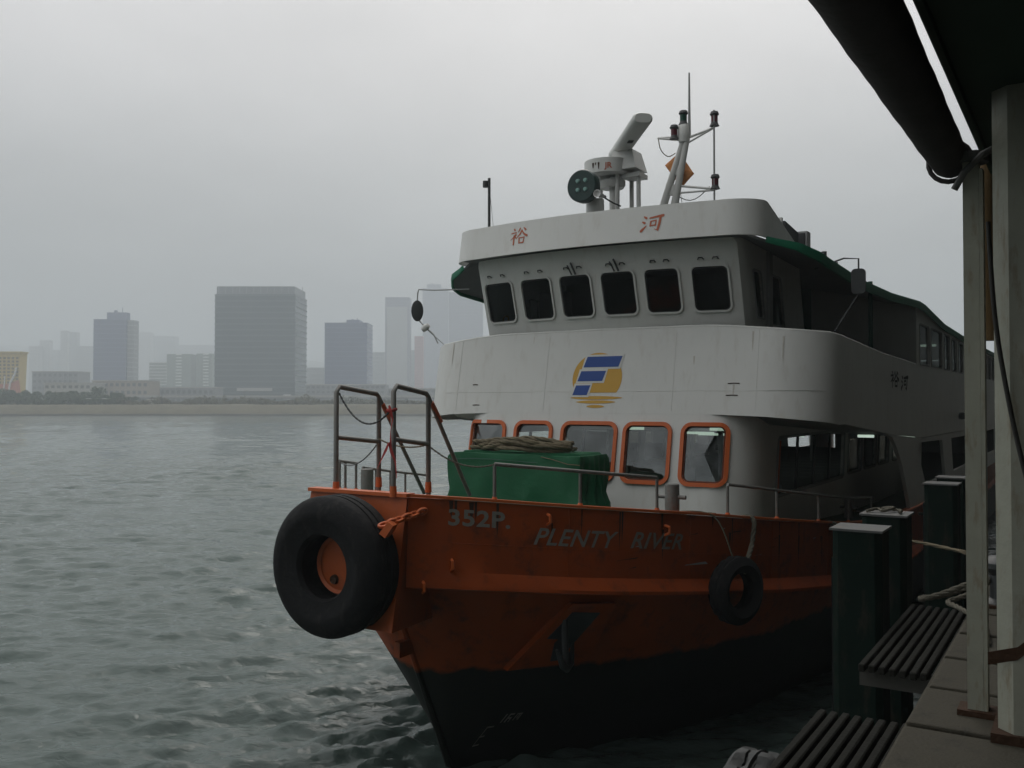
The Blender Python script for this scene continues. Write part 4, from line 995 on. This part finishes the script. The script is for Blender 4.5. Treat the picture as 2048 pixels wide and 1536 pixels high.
    # staff on the starboard side of the bridge roof
    s = MB().tube([(-2.95,.8,7.9),(-2.95,.8,9.80)], .030, 8).obj('light_staff', 'dark_metal', ferry)
    MB().lathe([(0,0),(.06,0),(.06,.13),(0,.14)], c=(-3.04,.8,9.62), n=10).obj('lamp', 'dark_metal', s, 40)
    MB().tube([(-2.92,.8,9.4),(-2.85,.8,8.8),(-2.82,.8,8.0)], .006, 4).obj('stay', 'grey_paint', s)
    # port bridge roof equipment
    MB().box(2.93,3.03,1.25,1.33,7.9,8.42).obj('roof_post', 'white_paint', ferry)
    MB().add([(2.95,1.4,8.38),(3.05,1.4,8.38),(3.05,2.3,8.30),(2.95,2.3,8.30),(2.95,1.4,8.16),(3.05,1.4,8.16),(3.05,2.3,8.08),(2.95,2.3,8.08)], [(0,1,2,3),(4,7,6,5),(0,4,5,1),(1,5,6,2),(2,6,7,3),(3,7,4,0)]).obj('roof_board', 'dark_metal', ferry)
    f = MB().box(2.72,3.16,2.5,2.75,8.02,8.36).obj('flood_lamp', 'grey_paint', ferry)
    MB().box(2.76,3.12,2.47,2.499,8.06,8.32).obj('lamp_face', 'dark_metal', f); MB().cyl((2.94,2.62,7.8),(2.94,2.62,8.02),.04,n=8).obj('lamp_foot', 'dark_metal', f)
    for v, h in ((4.4,.34),(5.5,.26)): MB().cyl((3.02,v,7.75),(3.02,v,7.9+h),.055 if v < 5 else .035,n=10).obj('roof_vent', 'dark_metal', ferry, 40)
    # wing mirrors on bent stays
    m = MB().tube([(-3.25,.5,7.46),(-4.1,.4,7.48),(-4.49,.4,7.52),(-4.52,.4,7.45),(-4.56,.4,6.95),(-4.40,.4,6.78),(-4.1,.4,6.55),(-3.98,.4,6.35)], .014, 6).obj('mirror_stay', 'grey_paint', ferry)
    MB().lathe([(0,-.02),(.09,-.02),(.13,.0),(.12,.03),(0,.045)], c=(0,0,0), axis='y', n=20).obj('mirror', 'dark_metal', m, 40).matrix_local = Matrix.Translation((-4.50,.36,7.06)) @ Matrix.Rotation(R(38), 4, 'Z') @ Matrix.Scale(1.75, 4, (0,0,1))
    MB().tube([(-4.50,.4,6.86),(-4.2,.4,6.6),(-3.80,.45,6.28)], .009, 5).obj('thin_stay', 'grey_paint', m)
    l = MB().lathe([(0,-.09),(.06,-.09),(.075,.0),(.05,.08),(0,.09)], c=(0,0,0), axis='x', n=14).obj('wing_lamp', 'white_paint', m, 40); l.matrix_local = Matrix.Translation((-4.30,.4,6.70)) @ Matrix.Rotation(R(-30), 4, 'Y')
    m = MB().tube([(3.35,2.3,7.60),(4.0,1.7,7.66),(4.27,1.6,7.62),(4.27,1.6,7.0),(4.1,1.5,6.7),(3.95,1.2,6.33)], .016, 6).obj('mirror_stay', 'dark_metal', ferry)
    MB().prism(rrect(-.12,.12,-.22,.22,.07), lambda a,b,o: (4.27+a, 1.56-o, 7.22+b), .05).obj('mirror', 'dark_metal', m)
    MB().tube([(4.2,1.6,6.9),(3.9,1.55,6.45)], .012, 5).obj('thin_stay', 'dark_metal', m)
    # wing gear hanging below the starboard eave and on the port wing
    MB().box(-3.0,-2.8,1.3,1.6,6.9,7.3).obj('wing_speaker', 'dark_metal', ferry)
    for (u0, v0) in ((3.7, 5.6), (-3.7, 5.6)): MB().cyl((u0, v0, 5.0), (u0, v0, 7.7), .05, n=10).obj('wing_pillar', 'green_dark', ferry, 40)
    MB().box(2.66,2.76,1.42,1.62,5.6,7.85).obj('door_post', 'grey_paint', ferry)
    # lashings on the aft edge of the port side
    MB().lathe([(0,0),(.10,.02),(.12,.12),(.08,.22),(0,.24)], c=(4.2,17.5,4.55), n=12).obj('side_light', 'dark_metal', ferry, 40)
def box_taper(c, b, t, h):
    x, y, z = c
    V = [(x-b[0],y-b[1],z),(x+b[0],y-b[1],z),(x+b[0],y+b[1],z),(x-b[0],y+b[1],z),(x-t[0],y-t[1],z+h),(x+t[0],y-t[1],z+h),(x+t[0],y+t[1],z+h),(x-t[0],y+t[1],z+h)]
    return V, [(3,2,1,0),(4,5,6,7),(0,1,5,4),(1,2,6,5),(2,3,7,6),(3,0,4,7)]
build_fittings()

# ================================================================ THINGS ON AND AROUND THE FERRY
def tyre_mesh(R0, r0, w, lugs, n=72, depth=.02, notch=None):
    """tyre with sidewalls, shoulders and a lugged tread, axis along local y"""
    prof = [(r0, -w*.34), (r0+.03, -w*.44), (r0+.07, -w*.46), (r0+.075, -w*.46), ((R0*.45+r0*.55), -w*.57), ((R0+r0)/2+.05, -w*.58), (R0-.095, -w*.50), (R0-.06, -w*.455), (R0-.018, -w*.38), (R0, -w*.30), (R0, -w*.12), (R0-depth, -w*.11), (R0-depth, -w*.07), (R0, -w*.06), (R0, w*.06), (R0-depth, w*.07), (R0-depth, w*.11), (R0, w*.12), (R0, w*.30), (R0-.018, w*.38), (R0-.07, w*.47), ((R0+r0)/2, w*.57), (r0+.03, w*.44), (r0, w*.34), (r0+.05, w*.2), (r0+.05, -w*.2)]
    V = []; F = []; m = len(prof)
    for k in range(n):
        t = 2*PI*k/n; lug = (k*lugs//n) % 2
        for i, (r, y) in enumerate(prof):
            rr = r - (depth*1.2 if lug and 6 < i < 18 and i not in (11, 12, 13) else 0)
            if notch and notch(t) and 15 < i < 22: rr -= .12*(i-14)/8
            V.append((rr*math.cos(t), y, rr*math.sin(t)))
    for k in range(n):
        for i in range(m): F.append((k*m+i, ((k+1) % n)*m+i, ((k+1) % n)*m+(i+1) % m, k*m+(i+1) % m))
    return MB().add(V, F)
t = empty('tyre_fender', -.02, -7.0, 3.15)
tyre_mesh(.84, .37, .54, 0, 128, .016, notch=lambda t: 4.85 < t < 5.35).obj('tyre', 'black_rubber', t, 40)
tag(t, 'huge black tyre fender fixed on the front of the orange bow', 'tyre', 'tyre fenders')
t = empty('tyre_fender', ug(-2.6)+.22, -2.75, 2.50, R(-112))
tyre_mesh(.47, .25, .26, 36, 72, .015).obj('tyre', 'black_rubber', t, 40)
tag(t, 'smaller black tyre hanging on ropes against the orange hull side', 'tyre', 'tyre fenders')
t = empty('tyre_fender', ug(2.2)+.22, 2.2, 2.15, R(-97))
tyre_mesh(.47, .25, .26, 36, 72, .015).obj('tyre', 'black_rubber', t, 40)
tag(t, 'black tyre on the hull side half hidden behind the nearest green pile', 'tyre', 'tyre fenders')
def rope(name, pts, r, lab, m='rope', cat='rope', strands=0, group=None):
    P = [Vector(W(*p)) for p in pts]; base = P[0].copy()
    # smooth
    Q = []
    for i in range(len(P)-1):
        p0, p1, p2, p3 = P[max(i-1,0)], P[i], P[i+1], P[min(i+2, len(P)-1)]
        for k in range(6):
            s = k/6; Q.append(0.5*((2*p1) + (p2-p0)*s + (2*p0-5*p1+4*p2-p3)*s*s + (3*p1-p0-3*p2+p3)*s**3))
    Q.append(P[-1]); mb = MB()
    if strands:
        for q in range(strands):
            L = []; acc = 0
            for i, p in enumerate(Q):
                d = (Q[min(i+1, len(Q)-1)] - Q[max(i-1, 0)]).normalized(); acc += 0 if i == 0 else (p-Q[i-1]).length
                x = d.orthogonal().normalized(); y = d.cross(x); a = acc*PI/(r*5) + 2*PI*q/strands
                L.append(p - base + (x*math.cos(a)+y*math.sin(a))*r*.5)
            mb.tube(L, r*.62, 6)
    else: mb.tube([p-base for p in Q], r, 7)
    o = mb.obj(name, m, None, 60); o.location = base
    return tag(o, lab, cat, group)
# orange chain holding the big tyre
def chain(name, A, B, n, lab, r, m, sag=0.0, flare=1.0):
    A, B = Vector(W(*A)), Vector(W(*B)); e = bpy.data.objects.new(name, None); COL.objects.link(e); e.location = A; l0 = None
    L = (B-A).length/n
    for i in range(n):
        p = (B-A)*((i+.5)/n) - Vector((0,0,sag*math.sin(PI*(i+.5)/n)))
        if l0 is None:
            mb = MB(); mb.tube([(math.cos(a)*L*.62, math.sin(a)*L*.36*flare, 0) for a in np.linspace(0, 2*PI, 13)], r, 6, False)
            l0 = mb.obj('link', m, e, 60); o = l0
        else: o = copy_part(l0, e)
        q = (B-A).normalized().to_track_quat('X', 'Z'); o.rotation_mode = 'QUATERNION'
        o.rotation_quaternion = q @ Matrix.Rotation(PI/2*(i % 2) + .4, 4, 'X').to_quaternion(); o.location = p
    return tag(e, lab, 'chain')
cp = hull_strake(-6.45, zg(-6.45)-.14, .04)
chain('tyre_chain', (.66, -6.98, 3.66), cp, 6, 'orange painted chain from the bow plating to the huge tyre', .021, 'orange_trim')
b = MB().add(*box_taper((0,0,0), (.045,.11), (.04,.09), .17)).obj('chain_plate', 'orange_trim'); place(b, .70, -6.93, 3.56, R(20)); b.rotation_euler.y = R(35)
tag(b, 'orange lashing plate hooked over the tread of the huge tyre', 'plate')
rope('hanging_rope', [(2.80,-3.35,3.60), (ug(-2.9)+.05,-2.9,3.52), (ug(-2.7)+.2,-2.75,2.95)], .012, 'thin line from the deck bollard down to the hanging tyre', 'rope')
rope('hanging_rope', [(ug(-2)-.1,-2.0,3.42), (ug(-2)+.06,-2.0,3.40), (ug(-2.1)+.10,-2.1,3.1), (ug(-2.3)+.2,-2.45,2.9), (ug(-2.4)+.22,-2.6,2.72)], .035, 'thick frayed rope over the gunwale holding the hanging tyre', 'pale_rope', strands=3)
rope('hanging_rope', [(ug(1.1)-.05,1.1,3.04), (ug(1.1)+.07,1.1,3.0), (ug(1.5)+.2,1.6,2.8), (ug(2)+.22,2.1,2.55)], .045, 'knotted rope slanting down to the tyre behind the green pile', 'pale_rope', strands=3)
rope('coiled_rope', [(2.70,-3.2,3.56),(2.95,-3.05,3.56),(3.15,-2.7,3.52),(3.05,-2.5,3.50),(2.8,-2.8,3.53),(2.6,-3.2,3.55),(2.75,-3.5,3.57),(2.95,-3.4,3.6)], .022, 'loose rope lying round the foot of the deck bollard', 'rope', strands=3)
# green tarpaulin covered locker
def tarp():
    e = empty('covered_locker', -.24, -2.15, 3.40)
    w2, d2, h = 1.24, .48, .86; n = 150; levels = [1.0, .93, .86, .7, .5, .3, .1, 0.0]; V = []; F = []
    per = []
    for k in range(n):
        t = k/n*4; s, f = int(t), t-int(t)
        per.append([(-w2+2*w2*f, -d2), (w2, -d2+2*d2*f), (w2-2*w2*f, d2), (-w2, d2-2*d2*f)][s])
    for L in levels:
        for k, (x, y) in enumerate(per):
            fold = .020*math.sin(k*.55+2*math.sin(k*.21)) + .028*math.sin(k*.23+L*2.5) + .02*math.sin(k*.9-L*4)
            diag = .07*(1-abs(math.sin((x*1.3 - L*1.5)*2.1)))**2 - .05*(1-abs(math.sin((x*1.7 + L*1.1)*2.3+1)))**2
            amp = (1-L)**.7*.9; o = 1.0 + (fold*1.5+diag*1.5)*amp; flare = 1 + .03*(1-L) - (.0 if L < .99 else .012)
            V.append((x*flare*o, y*flare*o - (.04*(1-L) if y < 0 else 0), h*L + (.015*math.sin(k*.3) if L == 0 else 0) + (.012*math.sin(x*5) if L == 1 else 0)))
    for i in range(len(levels)-1):
        for k in range(n): F.append((i*n+k, i*n+(k+1) % n, (i+1)*n+(k+1) % n, (i+1)*n+k))
    # slightly sagging top
    nx = 26; o = len(V)
    F.append(tuple(range(n)))
    mb = MB().add(V, F); mb.obj('tarpaulin', 'green_tarp', e, 28)
    MB().prism([(-1.10,.0),(1.16,.0),(1.12,.035),(-1.06,.04)], lambda a,b,o: (a, -.30-o, h+b-.005), .72).obj('locker_lid', 'green_tarp', e, 40)
    MB().tube([(.55,-.50,h-.02),(.8,-.53,h-.06),(1.05,-.53,h-.12),(1.25,-.51,h-.13)], .008, 5).obj('lashing', 'rope', e)
    MB().tube([(-1.24,-.50,h-.08)] + [(x, -.525+.01*math.sin(x*9), h-.10-.015*math.sin(x*3)) for x in np.linspace(-1.2, .5, 16)], .006, 5).obj('hem_cord', 'green_dark', e)
    tag(e, 'deck locker wrapped in a green tarpaulin on the foredeck', 'locker')
tarp()
def coil():
    mb = MB(); g = np.random.default_rng(3)
    for j in range(8):
        pts = []; ph = g.random()*6; lift = .030*(j % 4)+.03; a = .98-.055*j+g.normal()*.04; bb = .26+g.normal()*.03
        for t in np.linspace(0, 2*PI, 46):
            pts.append((a*math.cos(t)+.10*math.sin(3*t+ph), bb*math.sin(t)+.04*math.sin(5*t+ph), lift + .05*(1-(math.cos(t))**2)*(j/8) + .035*math.sin(2*t+ph)*.7 + .035*max(0, 1-abs(math.cos(t))*1.2)))
        for q in range(3):
            L = []; acc = 0
            for i, p in enumerate(pts):
                p = Vector(p); d = (Vector(pts[min(i+1, 45)])-Vector(pts[max(i-1, 0)])).normalized(); x = d.orthogonal().normalized(); y = d.cross(x); aa = i*1.1 + 2*PI*q/3
                L.append(p + (x*math.cos(aa)+y*math.sin(aa))*.016)
            mb.tube(L, .022, 6)
    o = mb.obj('mooring_rope', 'rope', None, 60); place(o, -.30, -2.22, 4.30)
    tag(o, 'long brown mooring rope coiled on top of the green tarpaulin', 'rope')
coil()
# chains and cloth at the boarding gates
def cat(A, B, sag, n=14): 
    A, B = np.array(A), np.array(B); return [tuple(A + (B-A)*t - np.array([0,0,sag*4*t*(1-t)])) for t in np.linspace(0, 1, n)]
rope('safety_chain', cat((-.42,-6.5,5.22), (.60,-6.62,5.10), .32), .013, 'dark safety chain drooping between the tops of the boarding gates', 'dark_metal', 'chain', strands=2)
rope('safety_chain', cat((-2.66,-4.0,4.12), (-.42,-5.74,4.56), .14), .011, 'thin chain hanging low inside the left boarding gate', 'dark_metal', 'chain', strands=2)
rope('safety_chain', cat((-.42,-5.74,4.62), (.58,-6.02,4.56), .06), .011, 'thin line stretched between the two gates at mid height', 'rope', 'chain', strands=2)
rope('safety_chain', cat((.60,-5.97,4.56), (ug(-5.78)-.05,-5.78,4.34), .12), .011, 'thin line from the right gate down to the bow rail', 'pale_rope', 'chain', strands=2)
def ribbon():
    e = empty('red_ribbon', .60, -6.70, 4.4); mb = MB()
    for pts in ([(0,-.035,.66),(.03,-.05,.60),(.05,-.03,.5),(.03,-.045,.35),(.02,-.03,.16)], [(0,-.04,.22),(-.04,-.05,.12),(-.12,-.04,.0),(-.17,-.05,-.10)], [(0,-.04,.22),(.05,-.045,.10),(.10,-.04,.0),(.13,-.05,-.2)]):
        V = []
        for i, p in enumerate(pts): w_ = .02+.01*math.sin(i*1.7); V += [(p[0]-w_, p[1], p[2]), (p[0]+w_, p[1]-.015, p[2]+.01)]
        mb.add(V, [(2*i, 2*i+1, 2*i+3, 2*i+2) for i in range(len(pts)-1)])
    mb.obj('cloth_strip', 'red_cloth', e); MB().tube([(-.038,-.038,.60),(-.04,.04,.62),(.04,.04,.62),(.038,-.038,.60),(-.038,-.038,.60)], .02, 6).obj('knot', 'red_cloth', e)
    tag(e, 'torn red cloth strip tied to a boarding gate post', 'ribbon')
ribbon()
def flag():
    V = []; F = []; nx, ny = 10, 8
    for i in range(nx):
        for j in range(ny):
            a, b_ = i/(nx-1), j/(ny-1); V.append((.58*a*math.cos(.95)+.36*b_*math.sin(.95)*-1, .07*math.sin(a*5+b_*2)*a, -.58*a*math.sin(.95) - .36*b_*math.cos(.95)))
    for i in range(nx-1):
        for j in range(ny-1): F.append((i*ny+j, (i+1)*ny+j, (i+1)*ny+j+1, i*ny+j+1))
    o = MB().add(V, F).obj('signal_flag', 'flag_orange', None, 60); md = o.modifiers.new('thick', 'SOLIDIFY'); md.thickness = .008
    place(o, .92, 1.66, 9.98); tag(o, 'orange signal flag hanging behind the raked mast', 'flag')
flag()
rope('flag_halyard', [(.56,1.5,10.27),(.60,1.53,10.05),(.72,1.6,9.92),(.85,1.66,9.98)], .010, 'short halyard from the mast arm to the orange flag', 'rope')

# ================================================================ PIER
def pier():
    d = MB().box(6.87, 15, -72, 60, 2.3, 3.455).obj('pier_deck', 'mortar'); place(d, 0, 0, 0); tag(d, 'concrete pier floor in the lower right corner', 'pier floor', kind='structure')
    sl = None; k = 0
    vs_ = -13.20
    while vs_ < 1:
        for (u0, w_) in ((6.89, 1.10), (8.03, 1.10)):
            if sl is None:
                bm = MB().box(-.0, w_, 0, .665, 0, .045); sl = bm.obj('paving_slab', 'concrete', d); sl.location = (u0, vs_, 3.456)
                md = sl.modifiers.new('edge', 'BEVEL'); md.width = .012; md.segments = 2
            else: 
                c = copy_part(sl, d, (u0+random.uniform(-.006,.006), vs_, 3.456+random.uniform(0,.006)), (0, 0, random.uniform(-.004,.004)))
        vs_ += .72
    MB().box(6.872, 6.95, -22, 34, 3.456, 3.475).obj('edge_strip', 'concrete', d)
    f = MB().box(7.0, 14.8, -71.9, 59.9, -1.5, 2.299).obj('pier_wall', 'dark_concrete'); place(f, 0, 0, 0); tag(f, 'dark concrete pier face below the walkway', 'pier wall', kind='structure')
    # canopy
    e = empty('pier_canopy', 7.5, -10.2, 3.5)
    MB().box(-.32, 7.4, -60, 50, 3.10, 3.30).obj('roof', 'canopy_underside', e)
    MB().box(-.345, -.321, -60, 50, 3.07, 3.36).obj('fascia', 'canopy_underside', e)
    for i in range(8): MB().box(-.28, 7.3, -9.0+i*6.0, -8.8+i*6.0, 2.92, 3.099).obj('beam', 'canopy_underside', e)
    col0 = None
    for i in range(8):
        v = 0 + i*6.0 - 6.0 if i else -6.0
        if col0 is None:
            a = .19; c = .07; P = [(-a+c,-a),(a-c,-a),(a,-a+c),(a,a-c),(a-c,a),(-a+c,a),(-a,a-c),(-a,-a+c)]
            mb = MB(); mb.add([(x, y, 0) for x, y in P]+[(x, y, 3.1) for x, y in P], [tuple(range(8))[::-1], tuple(range(8, 16))]+[(k, (k+1) % 8, (k+1) % 8+8, k+8) for k in range(8)])
            col0 = mb.obj('column', 'cream_paint', e); col0.location = (-.015, v, 0)
        else: copy_part(col0, e, (-.015, v, 0))
        rb = MB().box(-.215, .215, -.215, .215, 0.0, .05).obj('base_plate', 'rust', e); rb.location = (-.015, v, 0)
    mb = MB(); mb.prism([(-.225,.42),(-.1,.46),(.0,.56),(.15,.70),(.15,.64),(0,.50),(-.1,.40),(-.225,.36)], lambda a,b,o: (a-.015,-.1935-o,b), .004); mb.obj('rust_streak', 'rust', e)
    ub = empty('added_pier_building', 11.4, 6, 6.84)  # added, out of view: keeps sky light off the ferry's pier side
    MB().box(-4.15, 3.7, -80, 60, 0, 14.6).obj('added_shade_storey', 'added_storey_dark', ub)
    MB().box(-5.15, -4.16, -80, 60, 2.2, 14.6).obj('added_shade_gallery', 'added_storey_dark', ub)  # overhang added out of view to darken the port side and hull
    MB().box(-3.4, 3.6, -80, 60, -3.33, -.05).obj('added_lower_wall', 'dark_concrete', ub)
    MB().box(-5.3, 4.0, -80.3, 60.3, 14.61, 14.9).obj('roof', 'lowrise_grey', ub)
    w0 = None
    for i in range(26):
        if w0 is None: w0 = MB().box(-5.20, -5.14, -1.1, 1.1, 3.4, 6.2).obj('window', 'pane_dark', ub); w0.location = (0, -38.5, 0)  # windows on the added gallery
        else: copy_part(w0, ub, (0, -38.5+i*3.05, 0))
    tag(ub, 'added pier building out of view, shading the ferry from above the canopy', 'building')
    tag(e, 'dark pier canopy with cream steel columns on the right', 'canopy')
    # slender frame post with a bracket
    p = empty('frame_post', 7.17, -10.0, 3.5)
    MB().box(-.034, .040, -.045, .045, 0, 2.84).obj('post', 'cream_paint', p); MB().box(.041, .060, -.045, .045, .02, 2.80).obj('post_flange', 'cream_paint', p)
    MB().box(-.08, .10, -.08, .08, 0.0, .035).obj('foot_plate', 'rust', p)
    MB().tube([(-.07,-.07,2.70),(-.02,-.09,2.78),(.06,-.08,2.86),(.10,0,2.90)], .018, 8).obj('clamp', 'cap_plate', p)
    MB().lathe([(0,0),(.085,0),(.085,.05),(0,.05)], c=(.0,0,2.84), n=16).obj('post_head', 'cap_plate', p)
    tag(p, 'slender cream post under the end of the rolled awning', 'post')
    # rolled awning slung below the canopy edge
    V = []; F = []; n = 24; vv = np.linspace(-14.2, -9.85, 60)
    for i, v in enumerate(vv):
        t = (v+14.2)/4.35; r = .160 - .066*t + .0012*math.sin(v*9) + .001*math.sin(v*23); z = 6.585 - .19*t; u = 6.975 + .085*t
        for k in range(n):
            a = 2*PI*k/n; rr = r*(1 + .012*math.sin(3*a+v*1.5) + .015*math.sin(7*a)); V.append((u + rr*math.cos(a), v, z + rr*.92*math.sin(a)))
    for i in range(len(vv)-1):
        for k in range(n): F.append((i*n+k, (i+1)*n+k, (i+1)*n+(k+1) % n, i*n+(k+1) % n))
    F += [tuple(range(n)), tuple(len(V)-n+k for k in range(n))[::-1]]
    V = [(x-7.02, y+9.85, z-6.4) for x, y, z in V]
    a = empty('rolled_awning', 7.02, -9.85, 6.4); MB().add(V, F).obj('canvas_roll', 'canvas', a, 60)
    MB().tube([(.05+.105*math.cos(t), -.12, -.03+.105*math.sin(t)) for t in np.linspace(0, 2*PI, 20)], .014, 6, False).obj('tie_cord', 'canvas', a)
    MB().tube([(.02+.17*math.cos(t), -2.9, .13+.165*math.sin(t)) for t in np.linspace(0, 2*PI, 20)], .008, 6, False).obj('tie_cord', 'canvas', a)
    tag(a, 'dark rolled up canvas awning slung under the canopy edge', 'awning')
pier()
# hanging brown cloth and a cable by the column
def hanging():
    V = []; F = []; n = 14
    for i, z in enumerate(np.linspace(0, -1.16, 12)):
        for k in range(n):
            a = 2*PI*k/n; V.append((.055*math.cos(a)*(1+.25*math.sin(3*a+z*2)) + .012*math.sin(z*3), .05*math.sin(a), z))
    for i in range(11):
        for k in range(n): F.append((i*n+k, (i+1)*n+k, (i+1)*n+(k+1) % n, i*n+(k+1) % n))
    F += [tuple(range(n)), tuple(len(V)-n+k for k in range(n))[::-1]]
    o = MB().add(V, F).obj('hanging_cloth', 'brown_cloth', None, 60); place(o, 7.14, -8.62, 6.66); tag(o, 'brown rolled cloth hanging between the post and the column', 'cloth')
hanging()
rope('hanging_cable', [(7.285,-10.45,5.95), (7.31,-10.45,5.5), (7.36,-10.44,5.12), (7.42,-10.43,4.8), (7.50,-10.43,4.45)], .011, 'dark cable slanting across the big cream column', 'cable', 'cable')
# green steel piles in pairs with plated tops
pile0 = None
PL = ['nearest green steel pile with a bare grey cap', 'second green steel pile with rope on its cap', 'third green steel pile farther along the pier', 'farthest green steel pile beside the slender post']
for (v, lab) in zip((-5.97, -4.62, -.20, 1.12), PL):
    e = empty('pier_pile', 5.80, v, -1.0)
    a, c = .225, .06; P = [(-a+c,-a),(a-c,-a),(a,-a+c),(a,a-c),(a-c,a),(-a+c,a),(-a,a-c),(-a,-a+c)]
    if pile0 is None:
        s = MB().add([(x, y, 0) for x, y in P]+[(x, y, 4.88) for x, y in P], [tuple(range(8))[::-1], tuple(range(8, 16))]+[(k, (k+1) % 8, (k+1) % 8+8, k+8) for k in range(8)]).obj('shaft', 'pile_green', e)
        cpl = MB().box(-.24, .24, -.24, .24, 4.884, 4.905).obj('cap', 'cap_plate', e)
        rb = MB().box(-.255, -.226, -.10, .10, 2.6, 4.6).obj('rubbing_strip', 'black_rubber', e); pile0 = (s, cpl, rb)
    else:
        for q in pile0: copy_part(q, e)
    tag(e, lab, 'pile', 'green piles along the pier')
rope('draped_rope', [(5.62,-4.75,3.925),(5.70,-4.6,3.94),(5.78,-4.7,3.93),(5.85,-4.5,3.95),(5.72,-4.45,3.93),(5.92,-4.55,3.93),(5.95,-4.75,3.93)], .017, 'short rope end lying on the cap of the second pile', 'pale_rope', strands=3)
# ribbed timber fender platforms between the piles and the pier edge
for (v0, v1, lab) in ((-7.70, -5.15, 'farther ribbed timber platform between the piles and the pier'), (-12.6, -8.92, 'nearest ribbed timber platform at the bottom of the picture')):
    e = empty('fender_platform', 6.1, v0, 3.05); s0 = None
    for i in range(9):
        loc = (.02+i*.075, 0, random.uniform(-.006, .006))
        if s0 is None:
            s0 = MB().box(0, .048, 0, v1-v0, -.06, 0).obj('slat', 'timber', e); s0.location = loc
            md = s0.modifiers.new('edge', 'BEVEL'); md.width = .008; md.segments = 1
        else: copy_part(s0, e, loc)
    for q in (.15, (v1-v0)*.5, v1-v0-.3): MB().box(0, .70, q, q+.14, -.20, -.068).obj('bearer', 'dark_concrete', e)
    tag(e, lab, 'platform', 'ribbed platforms')
t = empty('tyre_fender', 5.98, -9.92, 2.57, R(90))
tyre_mesh(.47, .25, .30, 26, 78, .03).obj('tyre', 'black_rubber', t, 40)
t.children[0].data.materials[0] = mat('worn_rubber', (0.075, 0.078, 0.076), 0.85, var=0.3, scale=8, bump=.3, bscale=30)
tag(t, 'worn grey lugged tyre standing beside the nearest ribbed platform', 'tyre', 'tyre fenders')
# mooring bollard and ropes on the pier edge
b = empty('pier_bollard', 7.08, -7.05, 3.5)
MB().lathe([(0,0),(.17,0),(.17,.03),(.09,.06),(.085,.24),(.15,.30),(.15,.34),(.1,.38),(0,.39)], n=22).obj('bollard_post', 'dark_metal', b, 40)
MB().box(-.2,.2,-.2,.2,-.001,.028).obj('bollard_foot', 'rust', b)
tag(b, 'dark iron mooring bollard on the pier edge behind the post', 'bollard')
rope('mooring_line', [(7.0,-6.9,3.66),(6.85,-6.95,3.60),(6.62,-7.05,3.52),(6.50,-7.08,3.50),(6.52,-7.16,3.51),(6.66,-7.12,3.56),(6.86,-7.1,3.66),(7.0,-7.1,3.70)], .022, 'mooring rope loop poking out over the ribbed platform', 'pale_rope', strands=3)
rope('mooring_line', [(6.98,-7.12,3.64),(6.80,-7.2,3.56),(6.72,-7.3,3.53),(6.80,-7.45,3.53),(6.95,-7.75,3.53),(7.05,-8.1,3.53),(7.1,-8.5,3.53)], .020, 'mooring rope tail trailing along the pier slabs', 'pale_rope', strands=3)
rope('mooring_line', [(7.05,-7.0,3.70),(6.9,-6.2,3.72),(6.5,-4.0,3.45),(5.4,-.5,3.05),(4.5,2.0,2.75),(3.9,4.6,2.75),(3.4,5.0,2.85)], .024, 'long slack mooring rope from the bollard to the ferry side', 'rope', strands=3)
rope('side_rope', [(4.2,8.6,2.45),(4.4,9.4,2.35),(4.6,10.4,2.15)], .04, 'pale rope end at the foot of the ferry side pillar', 'pale_rope', strands=3)

# ================================================================ HAZE
hm = bpy.data.materials.new('haze_air'); hm.use_nodes = True; ht = hm.node_tree; ht.nodes.clear()
ho = N(ht, 'ShaderNodeOutputMaterial'); pv = N(ht, 'ShaderNodeVolumePrincipled'); pv.inputs['Color'].default_value = (0.72, 0.775, 0.815, 1); pv.inputs['Density'].default_value = 0.00102; pv.inputs['Anisotropy'].default_value = 0.25
ht.links.new(pv.outputs[0], ho.inputs['Volume'])
hz = MB().box(-2900, 2900, -1700, 3800, -2.6, 196).obj('haze', hm); tag(hz, 'pale grey haze over the harbour and the city', 'haze', kind='stuff')
